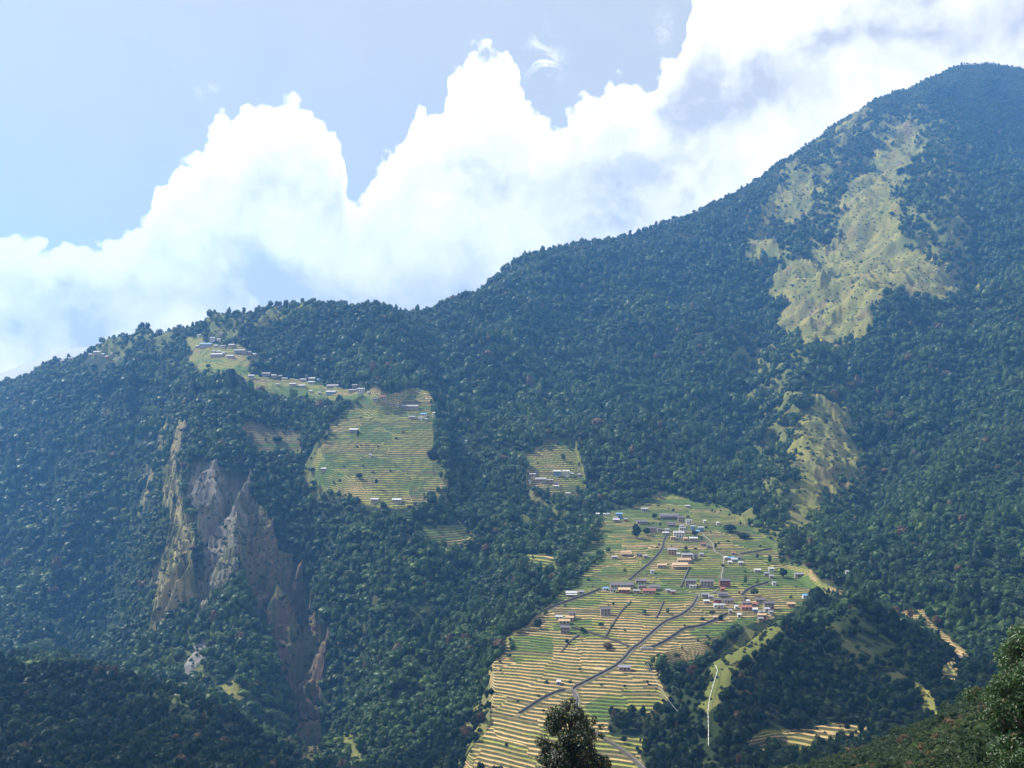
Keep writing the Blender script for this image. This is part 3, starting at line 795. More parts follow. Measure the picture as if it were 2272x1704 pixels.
co = np.stack([x, y, z], -1).reshape(-1, 3)
colf = col.reshape(-1, 3); hf = hh.ravel(); ff = field.ravel().astype(np.float32)
pathm = sstep(-pdist.ravel(), -2.2, -1.3)
zq = zone.ravel()[quads[:, 0]]
NAMES = {20: ('grass_slope', 'sunlit straw coloured grass slopes between the forests'), 30: ('cliff', 'steep grassy spur edge above the ravine'), 31: ('cliff', 'bare grey rock face of the ravine'),
         32: ('cliff', 'brown gullied cliffs dropping into the ravine'), 33: ('scree', 'pale scree running down below the rock face')}


def ground_object(name, mask, label):
    q = quads[mask]
    used, inv = np.unique(q, return_inverse=True)
    me = mesh_np(name, co[used], inv.reshape(-1, 4), M_ground, name != 'cliff')
    ca = me.color_attributes.new('cover', 'FLOAT_COLOR', 'POINT')
    ca.data.foreach_set('color', np.c_[colf[used], np.ones(len(used))].astype(np.float32).ravel())
    at = me.attributes.new('terrace', 'FLOAT', 'POINT'); at.data.foreach_set('value', hf[used].astype(np.float32))
    at = me.attributes.new('field', 'FLOAT', 'POINT'); at.data.foreach_set('value', (ff[used] * (1 - pathm[used])).astype(np.float32))
    return tag(link(name, me), label, None, None, 'structure')
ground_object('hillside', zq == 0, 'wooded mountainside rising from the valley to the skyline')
for k, (nm, lb) in NAMES.items():
    if (zq == k).any(): ground_object(nm, zq == k, lb)
FL = ['terraced fan of harvested and green fields below the village', 'steep yellow green terraces on the upper left slope', 'small terraces beside the lone white roofed lodge', 'little terraced glade ringed by forest',
      'patch of brown terraces in the woods', 'terraces around the village on the ridge', 'terraces strung along the saddle village', 'brown terraces left of the yellow ones', 'straw coloured terraces in the bowl under the knoll',
      'narrow terraces beside the valley path', 'small terraces on the right flank of the knoll']
for i, lb in enumerate(FL):
    if (zq == i + 1).any(): ground_object('terraced_field', zq == i + 1, lb)

# fast lookup of the built surface for placing things
def surf(xs, ys):
    xs, ys = np.atleast_1d(np.asarray(xs, float)), np.atleast_1d(np.asarray(ys, float))
    fa = np.interp(xs / ys, a_ax, np.arange(na)); fl_ = np.interp(np.log(ys), l_ax, np.arange(nl_))
    ia, il = np.clip(fa.astype(int), 0, na - 2), np.clip(fl_.astype(int), 0, nl_ - 2)
    p, q = fa - ia, fl_ - il
    return z[ia, il] * (1 - p) * (1 - q) + z[ia + 1, il] * p * (1 - q) + z[ia, il + 1] * (1 - p) * q + z[ia + 1, il + 1] * p * q


def lookup(arr, xs, ys):
    fa = np.interp(xs / ys, a_ax, np.arange(na)); fl_ = np.interp(np.log(ys), l_ax, np.arange(nl_))
    return arr[np.clip(np.rint(fa).astype(int), 0, na - 1), np.clip(np.rint(fl_).astype(int), 0, nl_ - 1)]

HITT = z / y
def hit(u, v, dmin=400, dmax=3000):
    """where the ray of a photo pixel first meets the built ground"""
    a, t = px_ray(u, v)
    i = int(np.clip(np.rint(np.interp(a, a_ax, np.arange(na))), 0, na - 1))
    row = HITT[i]; ok = (l_ax > math.log(dmin)) & (l_ax < math.log(dmax))
    ks = np.nonzero(ok & (row >= t))[0]
    k = ks[0] if len(ks) else np.nonzero(ok)[0][np.argmax(row[ok])]
    d = math.exp(l_ax[k])
    return a * d, d, float(z[i, k])

# ------------------------------------------------------------------ the air between here and the far slopes
def box_mesh(name, lo, hi, mat):
    (x0, y0, z0), (x1, y1, z1) = lo, hi
    vs = [(x0, y0, z0), (x1, y0, z0), (x1, y1, z0), (x0, y1, z0), (x0, y0, z1), (x1, y0, z1), (x1, y1, z1), (x0, y1, z1)]
    fs = [(0, 3, 2, 1), (4, 5, 6, 7), (0, 1, 5, 4), (1, 2, 6, 5), (2, 3, 7, 6), (3, 0, 4, 7)]
    return mesh_from(name, vs, fs, mat)
m, N = new_mat('air')
pv = N.n('ShaderNodeVolumePrincipled')
pv.inputs['Color'].default_value = (*HAZE_COLOR, 1); pv.inputs['Density'].default_value = HAZE_DENSITY; pv.inputs['Anisotropy'].default_value = 0.3; pv.inputs['Absorption Color'].default_value = (.15, .15, .15, 1)
o_ = N.n('ShaderNodeOutputMaterial'); N.l(pv.outputs[0], o_.inputs['Volume'])
lo = co.min(0); hi = co.max(0)
hz = link('haze', box_mesh('haze', (lo[0] - 60, -60, lo[2] - 1), (hi[0] + 60, hi[1] + 60, max(hi[2], 5) + 25), m))
tag(hz, 'blue mountain haze filling the valley air', None, None, 'stuff')

# ------------------------------------------------------------------ crowns, trunks and shrubs (unit sized, scaled when placed)
def ico(sub=1):
    import bmesh
    bm = bmesh.new(); bmesh.ops.create_icosphere(bm, subdivisions=sub, radius=1.0)
    v = np.array([q.co[:] for q in bm.verts]); f = [[q.index for q in fc.verts] for fc in bm.faces]
    bm.free(); return v, f


def crown_mesh(name, seed, lobes, leaves, leaf, mat, sx=1.0, sz=0.95, cz=1.25, core=0.74, lobe_r=0.46, sub=2, cone=0.0, low=-0.55, jit=0.55):
    r = np.random.default_rng(seed)
    d = r.normal(size=(lobes, 3)); d /= np.linalg.norm(d, axis=1)[:, None]
    d[:, 2] = np.maximum(d[:, 2], low)
    c = d * (r.uniform(0.45, 0.72, lobes)[:, None])
    rl = lobe_r * r.uniform(0.7, 1.25, lobes)
    v, f = ico(sub)
    vv = v * core
    n_ = fbm(v[:, 0] * 1.3 + seed, v[:, 1] * 1.3 + v[:, 2] * 1.7, 2, seed)
    vv = vv * (1 + .22 * n_[:, None])
    V = [vv]; Fs = [list(q) for q in f]
    k = r.integers(0, lobes, leaves)
    n3 = r.normal(size=(leaves, 3)); n3[:, 2] += 0.25; n3 /= np.linalg.norm(n3, axis=1)[:, None]
    p = c[k] + n3 * rl[k][:, None] * r.uniform(0.75, 1.08, leaves)[:, None]
    keep = np.linalg.norm(p, axis=1) > core * 0.9
    p, n3 = p[keep], n3[keep]; m_ = len(p)
    nn = n3 + r.normal(size=(m_, 3)) * jit; nn /= np.linalg.norm(nn, axis=1)[:, None]
    t = np.cross(nn, r.normal(size=(m_, 3))); t /= np.linalg.norm(t, axis=1)[:, None]; b = np.cross(nn, t)
    s = leaf * r.uniform(0.6, 1.35, m_)[:, None]
    q = np.stack([p + t * s, p + b * s * .62, p - t * s, p - b * s * .62], 1).reshape(-1, 3)
    V.append(q); base = len(vv)
    Fs += [[base + 4 * i, base + 4 * i + 1, base + 4 * i + 2, base + 4 * i + 3] for i in range(m_)]
    A = np.concatenate(V)
    if cone: A[:, :2] *= (1 - cone * (A[:, 2:3] * .5 + .5))
    A[:, :2] *= sx; A[:, 2] = A[:, 2] * sz + cz
    return mesh_from(name, A, Fs, mat)


def tube(name, pts, rad, mat, sides=6):
    V, Fs = [], []
    pts = [Vector(p) for p in pts]
    for i, p in enumerate(pts):
        d = (pts[min(i + 1, len(pts) - 1)] - pts[max(i - 1, 0)]).normalized()
        a = d.cross(Vector((0.31, 0.2, 0.93)));
        if a.length < 1e-3: a = d.cross(Vector((1, 0, 0)))
        a.normalize(); b = d.cross(a)
        rr = rad[i] if hasattr(rad, '__len__') else rad
        for k in range(sides):
            th = 2 * math.pi * k / sides
            V.append(p + a * math.cos(th) * rr + b * math.sin(th) * rr)
    for i in range(len(pts) - 1):
        for k in range(sides):
            Fs.append((i * sides + k, i * sides + (k + 1) % sides, (i + 1) * sides + (k + 1) % sides, (i + 1) * sides + k))
    Fs.append(tuple(range(sides))[::-1]); Fs.append(tuple((len(pts) - 1) * sides + k for k in range(sides)))
    return V, Fs

tv, tf = tube('t', [(0, 0, -0.4), (0.02, 0.01, 0.3), (0.05, 0, 0.8), (0.02, 0.03, 1.3)], [0.11, 0.085, 0.065, 0.03], M_bark)
trunk_me = mesh_from('trunk', tv, tf, M_bark, True)
# far crowns
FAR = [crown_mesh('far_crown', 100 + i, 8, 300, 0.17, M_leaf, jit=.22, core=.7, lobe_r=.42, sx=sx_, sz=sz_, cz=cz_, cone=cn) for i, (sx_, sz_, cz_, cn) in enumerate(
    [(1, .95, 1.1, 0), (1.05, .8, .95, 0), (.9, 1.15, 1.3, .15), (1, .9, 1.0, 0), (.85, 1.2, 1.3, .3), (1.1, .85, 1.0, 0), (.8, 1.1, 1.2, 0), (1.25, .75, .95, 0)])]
NEAR = [crown_mesh('crown', 200 + i, 15, 1500, 0.095, M_leaf_shaded, jit=.4, sx=sx_, sz=sz_, cz=cz_, lobe_r=.40, cone=cn) for i, (sx_, sz_, cz_, cn) in enumerate(
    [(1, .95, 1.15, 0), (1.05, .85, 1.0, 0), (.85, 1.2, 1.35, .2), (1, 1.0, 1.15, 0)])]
SHR = [crown_mesh('shrub_foliage', 300 + i, 9, 520, 0.105, M_shrub, sx=1.0, sz=sz_, cz=.42, core=.6, lobe_r=.42, sub=1, low=-0.1) for i, sz_ in enumerate([.7, .85, .6])]
SHF = [crown_mesh('far_shrub', 330 + i, 6, 110, 0.2, M_shrub, sx=1.0, sz=sz_, cz=.40, core=.68, lobe_r=.42, sub=1, low=-0.1) for i, sz_ in enumerate([.7, .85])]

# ------------------------------------------------------------------ houses of the villages
S_, T_, B_, R_, H_, G_ = 'slate', 'tin', 'blue', 'red', 'thatch', 'greytin'
ROOF = {S_: (M_slate, 'grey slate'), T_: (M_tin, 'white tin'), B_: (M_blue, 'blue metal'), R_: (M_red, 'rusty red'), H_: (M_thatch, 'straw coloured'), G_: (M_greytin, 'weathered grey')}
WALL = {'s': (M_stone, 'stone'), 'w': (M_white, 'whitewashed'), 'o': (M_ochre, 'ochre'), 'r': (M_redwall, 'red walled'), 'b': (M_bluewall, 'blue walled')}
# (u, v, width in photo pixels, roof, wall, storeys[, extra 'v' = lower verandah roof])
VILL = {
 'forest edge hamlet': [(1326, 1141, 9, T_, 'w', 1), (1341, 1142, 6, T_, 'w', 1), (1349, 1142, 6, T_, 'w', 1), (1374, 1144, 17, B_, 'b', 2), (1366, 1149, 11, G_, 'b', 1), (1367, 1155, 17, T_, 's', 1), (1388, 1154, 9, G_, 'r', 1), (1424, 1159, 29, S_, 's', 1)],
 'village back edge': [(1430, 1131, 18, T_, 's', 1), (1525, 1124, 13, T_, 's', 1), (1484, 1146, 50, S_, 's', 1, 'v'), (1563, 1157, 5, T_, 'w', 1), (1592, 1161, 5, T_, 'w', 1)],
 'crowded upper village': [(1511, 1153, 17, S_, 's', 2), (1528, 1157, 15, T_, 'w', 2), (1490, 1163, 22, S_, 's', 1, 'v'), (1513, 1168, 11, G_, 'w', 1), (1446, 1177, 22, S_, 's', 2), (1464, 1176, 14, S_, 's', 1), (1480, 1176, 10, G_, 'w', 1),
    (1477, 1184, 15, T_, 's', 1), (1514, 1177, 18, G_, 'w', 2), (1506, 1187, 28, T_, 'w', 2), (1537, 1171, 10, T_, 'b', 2), (1555, 1173, 15, T_, 'b', 2), (1548, 1181, 9, B_, 'w', 1)],
 'row below upper village': [(1493, 1193, 14, H_, 'o', 1), (1521, 1196, 10, H_, 'o', 1), (1538, 1196, 22, T_, 's', 1), (1560, 1208, 14, R_, 's', 1), (1572, 1212, 9, S_, 's', 1)],
 'middle left terraces': [(1388, 1229, 27, H_, 'o', 1, 'v'), (1363, 1237, 14, T_, 's', 1), (1418, 1233, 15, S_, 's', 1), (1432, 1235, 11, T_, 's', 1)],
 'middle right terraces': [(1492, 1225, 24, G_, 'o', 2), (1505, 1231, 8, T_, 'w', 1), (1524, 1237, 30, G_, 's', 2), (1543, 1235, 12, S_, 's', 2), (1556, 1231, 12, G_, 's', 1), (1517, 1245, 36, H_, 's', 1), (1508, 1256, 42, H_, 'o', 1, 'v'), (1468, 1256, 24, H_, 's', 1), (1447, 1270, 9, G_, 'w', 1)],
 'rim path farms': [(1610, 1238, 8, T_, 'w', 1), (1622, 1239, 16, B_, 's', 1), (1640, 1240, 12, S_, 'b', 1), (1627, 1229, 11, R_, 's', 1), (1629, 1244, 16, T_, 's', 1), (1619, 1249, 10, T_, 's', 1), (1643, 1249, 12, T_, 's', 1)],
 'eastern terrace farms': [(1680, 1266, 17, T_, 's', 1), (1711, 1265, 14, T_, 'w', 1), (1701, 1274, 13, G_, 's', 1), (1711, 1281, 11, G_, 's', 1), (1772, 1278, 22, G_, 's', 1), (1717, 1296, 9, G_, 'w', 1), (1790, 1325, 24, B_, 'w', 1), (1755, 1343, 20, H_, 'o', 1), (1879, 1271, 7, G_, 'w', 1)],
 'long lodge row': [(1379, 1301, 62, S_, 's', 1), (1344, 1308, 14, B_, 'w', 1), (1360, 1311, 14, S_, 'w', 1), (1385, 1311, 30, H_, 'r', 1), (1422, 1292, 28, S_, 's', 1), (1425, 1304, 22, S_, 's', 1), (1452, 1304, 28, S_, 's', 1, 'v'), (1412, 1313, 16, G_, 'o', 1), (1440, 1313, 34, R_, 'o', 1), (1482, 1312, 11, T_, 's', 1), (1493, 1315, 11, G_, 'r', 1)],
 'garden lodge row': [(1532, 1296, 28, S_, 's', 2), (1537, 1303, 18, G_, 'w', 1), (1568, 1297, 35, S_, 's', 2), (1608, 1297, 28, S_, 'r', 2), (1603, 1309, 9, R_, 'r', 1)],
 'path junction row': [(1565, 1322, 20, G_, 's', 1), (1577, 1326, 12, G_, 's', 1), (1603, 1321, 26, S_, 's', 1, 'v'), (1567, 1336, 15, T_, 's', 1), (1592, 1335, 20, S_, 'r', 1), (1616, 1337, 26, S_, 's', 1), (1588, 1346, 11, T_, 'w', 1), (1601, 1346, 11, T_, 'w', 1), (1633, 1348, 5, T_, 'w', 1), (1620, 1357, 8, G_, 's', 1), (1587, 1371, 12, H_, 's', 1)],
 'cluster above knoll': [(1659, 1336, 7, T_, 'r', 1), (1655, 1343, 20, S_, 's', 1), (1674, 1342, 14, R_, 's', 1), (1687, 1334, 24, S_, 's', 1), (1706, 1346, 26, S_, 's', 2), (1655, 1351, 28, R_, 'o', 1), (1675, 1354, 12, T_, 'b', 1), (1701, 1354, 13, T_, 'w', 1), (1710, 1361, 9, G_, 'w', 1), (1688, 1360, 14, G_, 's', 1), (1640, 1366, 9, T_, 'w', 1), (1690, 1367, 22, H_, 'r', 1), (1687, 1375, 14, G_, 's', 1)],
 'western field farms': [(1268, 1318, 29, T_, 's', 1, 'v'), (1289, 1316, 13, G_, 's', 1), (1343, 1360, 26, S_, 's', 2), (1270, 1366, 18, S_, 's', 2), (1241, 1371, 17, T_, 'w', 1), (1264, 1374, 22, H_, 'o', 1), (1252, 1381, 30, H_, 's', 1), (1254, 1401, 24, S_, 's', 2)],
 'lower straw fields': [(1386, 1486, 30, G_, 's', 1), (1240, 1517, 8, T_, 'b', 1)],
 'white lodge hamlet': [(1236, 1052, 20, T_, 'b', 2), (1256, 1053, 18, T_, 'w', 2), (1269, 1055, 8, T_, 's', 1), (1285, 1056, 7, T_, 's', 1), (1182, 1056, 17, T_, 's', 1), (1176, 1068, 7, T_, 'w', 1), (1200, 1067, 29, G_, 's', 1), (1221, 1069, 14, G_, 's', 1), (1235, 1074, 11, S_, 'r', 1), (1234, 1083, 14, T_, 's', 1), (1260, 1097, 12, T_, 's', 1), (1034, 981, 5, T_, 'w', 1)],
 'upper yellow terraces': [(719, 1044, 14, T_, 's', 1), (832, 1111, 20, T_, 's', 1), (881, 1112, 24, T_, 's', 1), (822, 1011, 4, T_, 'w', 1), (785, 957, 22, T_, 's', 1)],
 'upper terrace row': [(833, 889, 14, S_, 's', 1), (850, 886, 18, R_, 's', 2), (882, 903, 5, T_, 'w', 1), (910, 905, 48, G_, 's', 1), (940, 922, 17, B_, 'w', 1), (933, 929, 11, T_, 'w', 1), (946, 934, 7, T_, 's', 1), (915, 928, 18, G_, 's', 1), (963, 925, 6, T_, 'w', 1)],
 'east saddle village': [(739, 857, 32, G_, 's', 1, 'v'), (734, 872, 25, T_, 'b', 1), (690, 872, 6, T_, 's', 1), (709, 873, 7, T_, 's', 1), (787, 861, 15, T_, 's', 1), (782, 868, 20, G_, 's', 1), (801, 870, 20, T_, 'w', 2), (818, 874, 6, T_, 'w', 1), (811, 855, 9, G_, 's', 1)],
 'west saddle village': [(558, 836, 15, T_, 's', 1), (591, 833, 22, G_, 's', 1), (608, 837, 13, T_, 's', 1), (622, 836, 10, G_, 's', 1), (632, 842, 14, G_, 'w', 1), (616, 856, 7, T_, 's', 1), (650, 856, 18, T_, 's', 1), (671, 858, 18, T_, 's', 1), (673, 845, 16, T_, 's', 1), (692, 842, 17, T_, 's', 1), (691, 850, 18, T_, 's', 1), (680, 837, 8, G_, 's', 1), (707, 845, 6, B_, 's', 1)],
 'ridge top village': [(442, 750, 9, T_, 'w', 1), (472, 755, 13, T_, 'w', 2), (485, 758, 10, T_, 'w', 1), (490, 747, 9, G_, 's', 1), (457, 767, 32, B_, 's', 1), (480, 769, 9, T_, 's', 1), (494, 771, 14, G_, 'w', 1), (438, 771, 9, T_, 's', 1), (514, 768, 16, T_, 's', 1), (475, 782, 4, T_, 'w', 1), (482, 782, 5, T_, 'w', 1), (488, 783, 5, T_, 'w', 1),
    (496, 784, 6, T_, 'w', 1), (533, 784, 30, G_, 's', 1, 'v'), (554, 783, 8, T_, 's', 1), (565, 791, 8, T_, 's', 1), (482, 792, 34, T_, 's', 1), (511, 794, 20, T_, 's', 1)],
 'skyline hamlet': [(138, 791, 9, T_, 'w', 1), (158, 784, 14, G_, 's', 1), (176, 782, 20, G_, 's', 1), (201, 787, 10, T_, 's', 1), (215, 787, 18, T_, 's', 1), (229, 788, 8, T_, 's', 1), (237, 794, 8, T_, 'r', 1), (248, 794, 4, T_, 'w', 1), (265, 796, 5, G_, 's', 1)],
}
ORD = 'leftmost|second from left|third from left|fourth from left|fifth from left|sixth from left|seventh from left|eighth from left|ninth from left|tenth from left|eleventh from left|twelfth from left'.split('|')
_cache = {}


def cached(key, fn):
    if key not in _cache: _cache[key] = fn()
    return _cache[key]


def boxes_mesh(name, boxes, mat):
    V, Fs = [], []
    for (x0, y0, z0, x1, y1, z1) in boxes:
        k = len(V)
        V += [(x0, y0, z0), (x1, y0, z0), (x1, y1, z0), (x0, y1, z0), (x0, y0, z1), (x1, y0, z1), (x1, y1, z1), (x0, y1, z1)]
        Fs += [tuple(k + j for j in q) for q in ((0, 3, 2, 1), (4, 5, 6, 7), (0, 1, 5, 4), (1, 2, 6, 5), (2, 3, 7, 6), (3, 0, 4, 7))]
    return mesh_from(name, V, Fs, mat)


def house_parts(L, st, roof, wall, ver, detail):
    Dp = min(6.0, max(2.6, L * 0.5)); H = (2.1 if L > 5 else 1.7) * st + 0.1
    Lx, hy = L / 2, Dp / 2; rise = hy * 0.52
    out_ = []
    def wallm():
        V = [(-Lx, -hy, -3), (Lx, -hy, -3), (Lx, hy, -3), (-Lx, hy, -3), (-Lx, -hy, H), (Lx, -hy, H), (Lx, hy, H), (-Lx, hy, H), (-Lx, 0, H + rise), (Lx, 0, H + rise)]
        Fs = [(0, 1, 5, 4), (2, 3, 7, 6), (1, 2, 6, 9, 5), (3, 0, 4, 8, 7), (0, 3, 2, 1)]
        return mesh_from('wall', V, Fs, WALL[wall][0])
    out_.append(('wall', cached(('w', L, st, wall), wallm), (0, 0, 0), []))
    def roofm():
        e = 0.5; ox = Lx + 0.45; oy = hy + e; zl = H - e * 0.52 + .10; zt = H + rise + .10; th = 0.13
        V, Fs = [], []
        for s in (-1, 1):
            k = len(V)
            V += [(-ox, s * oy, zl), (ox, s * oy, zl), (ox, 0, zt), (-ox, 0, zt), (-ox, s * oy, zl + th), (ox, s * oy, zl + th), (ox, 0, zt + th), (-ox, 0, zt + th)]
            Fs += [tuple(k + j for j in q) for q in ((0, 1, 2, 3), (7, 6, 5, 4), (0, 4, 5, 1), (1, 5, 6, 2), (3, 7, 4, 0))]
        k = len(V)                                        # ridge cap
        V += [(-ox, -.18, zt + th), (ox, -.18, zt + th), (ox, 0, zt + th + .09), (-ox, 0, zt + th + .09), (ox, .18, zt + th), (-ox, .18, zt + th)]
        Fs += [(k, k + 1, k + 2, k + 3), (k + 3, k + 2, k + 4, k + 5)]
        return mesh_from('roof', V, Fs, ROOF[roof][0])
    out_.append(('roof', cached(('r', L, st, roof), roofm), (0, 0, 0), []))
    fy = -hy
    if ver:
        def verm():
            y0, y1, zz = -hy - 2.1, -hy - .003, H * (0.55 if st == 1 else .5) + .35
            V = [(-Lx - .2, y0, zz - .55), (Lx + .2, y0, zz - .55), (Lx + .2, y1, zz), (-Lx - .2, y1, zz)]
            V += [(a_, b_, c_ + .1) for a_, b_, c_ in V]
            return mesh_from('verandah_roof', V, [(3, 2, 1, 0), (4, 5, 6, 7), (0, 1, 5, 4), (1, 2, 6, 5), (3, 0, 4, 7)], ROOF[roof][0])
        out_.append(('verandah_roof', cached(('v', L, st, roof), verm), (0, 0, 0), []))
        pm = cached('post', lambda: boxes_mesh('post', [(-.08, -.08, -3, .08, .08, 1.0)], M_wood))
        for i in range(max(2, int(L / 4)) + 1):
            k = max(2, int(L / 4))
            out_.append(('post', pm, (-Lx + .1 + (L - .2) * i / k, -hy - 2.0, 0), []))
    if detail:
        wm = cached('window', lambda: boxes_mesh('window', [(-.55, -.06, 0, .55, .02, 1.15)], M_wood))
        pn = cached('pane', lambda: boxes_mesh('pane', [(-.42, -.08, .12, -.03, -.055, 1.03), (.03, -.08, .12, .42, -.055, 1.03)], M_glass))
        dm = cached('door', lambda: boxes_mesh('door', [(-.5, -.06, 0, .5, .02, 1.85)], M_wood))
        nb = max(1, int(L / (2.2 if L > 8 else 1.9)))
        for s in range(st):
            for i in range(nb):
                xx = -Lx + L * (i + .5) / nb
                if s == 0 and i == nb // 2: out_.append(('door', dm, (xx, fy, 0.1), []))
                else: out_.append(('window', wm, (xx, fy, 0.7 + 2.1 * s), [('pane', pn)] if L > 9 else []))
    else:
        dm = cached('door_s', lambda: boxes_mesh('door', [(-.4, -.06, 0, .4, .02, 1.5)], M_wood))
        out_.append(('door', dm, (0, fy, 0.1), []))
    return out_

clear = []
def article(cluster): return cluster
hidx = 0
for cluster, lst in VILL.items():
    lst = sorted(lst, key=lambda q: q[0])
    near_cluster = lst[0][1] > 1100
    dmn = 900 if lst[0][1] < 1115 else (500 if cluster != 'lower straw fields' else 400)
    counts = {}
    for rec in lst:
        counts[(rec[3], rec[4], rec[5])] = counts.get((rec[3], rec[4], rec[5]), 0) + 1
    for j, rec in enumerate(lst):
        uu_, vv_, wpx, roof, wall, st = rec[:6]; ver = len(rec) > 6
        x0, y0, z0 = hit(uu_, vv_ + (7 if st == 2 else 4) * (0.8 if y.max() else 1) * (1.0 if vv_ > 1100 else .5), dmn)
        Lm = max(2.2, wpx * y0 / F * .80)
        Lq = round(Lm * 2) / 2
        zs = surf([x0 - Lm * .35, x0, x0 + Lm * .35, x0, x0], [y0, y0, y0, y0 - 2.5, y0 + 2.5])
        root = link('village_house' if wpx > 9 else 'village_hut', None)
        root.empty_display_size = 0.5
        root.location = (x0, y0, float(np.mean(zs)) + 0.15)
        rz = (hash01(hidx, 3) - .5) * .22 + (0.10 if uu_ < 1300 else 0)
        root.rotation_euler = (0, 0, float(-rz))
        size = 'tiny' if Lm < 3.6 else 'small' if Lm < 6 else 'long' if Lm > 13 else 'mid sized'
        stw = 'two storey ' if st == 2 else ''
        uniq = counts[(roof, wall, st)] == 1
        pos_ = ORD[j] if j < len(ORD) else (ORD[len(lst) - 1 - j].replace('left', 'right').replace('leftmost', 'rightmost'))
        if j == len(lst) - 1: pos_ = 'rightmost'
        kindw = 'hut' if wpx <= 9 else 'house'
        label = f"{'two floor ' if st == 2 else ''}{WALL[wall][1]} {kindw}, {ROOF[roof][1]} roof" + ('' if uniq else ', ' + pos_) + f" in the {cluster}"
        tag(root, label, 'hut' if wpx <= 9 else 'house', 'houses of ' + cluster)
        for nm, me, loc, subs in house_parts(Lq, st, roof, wall, ver, wpx >= 12 and y0 < 1500):
            p_ = link(nm, me, root); p_.location = loc
            for sn, sm_ in subs: link(sn, sm_, p_)
        clear.append((x0, y0, Lm * .5 + 3.0, z0))
        hidx += 1
clear = np.array(clear)

# ------------------------------------------------------------------ stone paths and the dry stone walls beside them
def ribbon(name, pts, half, lift, mat, thick=0.12, off=0.0):
    p = np.asarray(pts); d = np.gradient(p, axis=0); d /= np.linalg.norm(d, axis=1)[:, None] + 1e-9
    nrm = np.c_[-d[:, 1], d[:, 0]]
    cpt = p + nrm * off
    l_, r_ = cpt + nrm * half, cpt - nrm * half
    zz = np.maximum(np.maximum(surf(l_[:, 0], l_[:, 1]), surf(r_[:, 0], r_[:, 1])), surf(cpt[:, 0], cpt[:, 1]))
    zz[1:-1] = np.maximum(zz[1:-1], (zz[:-2] + zz[2:]) / 2)
    V, Fs = [], []
    for i in range(len(p)):
        wob = 0.12 * math.sin(i * 2.1) * (lift > .5)
        V += [(l_[i][0], l_[i][1], zz[i] + lift + wob), (r_[i][0], r_[i][1], zz[i] + lift + wob), (l_[i][0], l_[i][1], zz[i] - 1.5), (r_[i][0], r_[i][1], zz[i] - 1.5)]
    for i in range(len(p) - 1):
        a_, b_ = 4 * i, 4 * (i + 1)
        Fs += [(a_, a_ + 1, b_ + 1, b_), (a_ + 2, a_, b_, b_ + 2), (a_ + 1, a_ + 3, b_ + 3, b_ + 1)]
    Fs += [(0, 2, 3, 1), (4 * (len(p) - 1), 4 * (len(p) - 1) + 1, 4 * (len(p) - 1) + 3, 4 * (len(p) - 1) + 2)]
    return mesh_from(name, V, Fs, mat)
WALLAB = {'main': 'dark dry stone wall along the long diagonal path through the fields', 'upper': 'dark dry stone wall beside the path climbing to the upper village', 'branch': 'dark dry stone wall beside the branch path right of the main path',
          'east': 'dry stone wall beside the short path above the knoll houses', 'rim': 'dry stone wall beside the path to the forest at upper right', 'west': 'dry stone wall beside the path left of the long lodge row', 'cross': 'brown stone wall crossing the fields from the lower left farms', 'lower': 'weedy stone wall beside the lowest left path'}
for k, g in GP.items():
    hw = {'main': .6, 'valley': 1.2, 'cross': 0.25, 'lower': 0.3, 'west': .3, 'rim': .35, 'branch': .45}.get(k, .38)
    tag(link('path', ribbon('path', g, hw, 0.14, M_path)), 'pale flagstone path, the %s one of the village' % k if k != 'valley' else 'pale stony track down the valley right of the knoll', None, None, 'structure')
    if k in WALLAB:
        off = -1 if g[0][1] < g[-1][1] else 1
        tag(link('dry_stone_wall', ribbon('dry_stone_wall', g[1:-1], 0.6 if k in ('main', 'branch') else .45, 1.3, M_drystone, off=-off * (hw + .8))), WALLAB[k], 'wall', 'dry stone walls beside the paths')
for k, g in GH.items():
    tag(link('field_wall', ribbon('field_wall', g, .45, 0.8, M_drystone)), {'hedge_a': 'low overgrown field wall up through the middle fields left of the main path', 'hedge_b': 'low overgrown field wall ending at the dark bush by the green plot',
        'hedge_c': 'low field wall left of the pair of lodges', 'hedge_d': 'low field wall in the middle of the straw coloured strips'}[k], 'wall')

# stone resting platform with a small white shrine where the paths meet
sx0, sy0, sz0 = hit(1425, 1442)
sh = link('resting_platform', boxes_mesh('resting_platform', [(-4.2, -2.0, -2.0, 4.2, 2.0, 0.55), (-3.4, -1.4, 0.553, 3.4, 1.4, 0.95)], M_path)); sh.location = (sx0 + 3, sy0 + 1, sz0 + .3)
tag(sh, 'stepped grey stone resting platform where the two paths fork', 'platform')
shr = link('white_shrine', None); shr.location = (sx0 + 1.2, sy0 + 1, sz0 + 1.25)
tag(shr, 'small white shrine standing on the stone platform at the fork', 'shrine')
link('base', boxes_mesh('base', [(-.55, -.55, 0, .55, .55, .7)], M_white), shr)
v_, f_ = ico(2); link('dome', mesh_from('dome', v_ * np.array([.5, .5, .5]) + np.array([0, 0, .85]), f_, M_white, True), shr)
v_, f_ = tube('s', [(0, 0, 1.2), (0, 0, 1.9)], [.14, .03], M_white); link('spire', mesh_from('spire', v_, f_, M_white), shr)

# ------------------------------------------------------------------ where the trees and shrubs stand
runmax = np.maximum.accumulate(np.where(l_ax[None, :] > math.log(30), HITT, -9), axis=1)


def scatter(d0, d1, sp, amax=0.56):
    ys = np.arange(d0, d1, sp)
    P_ = []
    for yy in ys:
        xs_ = np.arange(-amax * yy, amax * yy, sp)
        P_.append(np.c_[xs_, np.full(len(xs_), yy)])
    P_ = np.concatenate(P_) + rng.uniform(-.5, .5, (sum(len(q) for q in P_), 2)) * sp
    return P_[(P_[:, 1] > d0) & (P_[:, 1] < d1)]


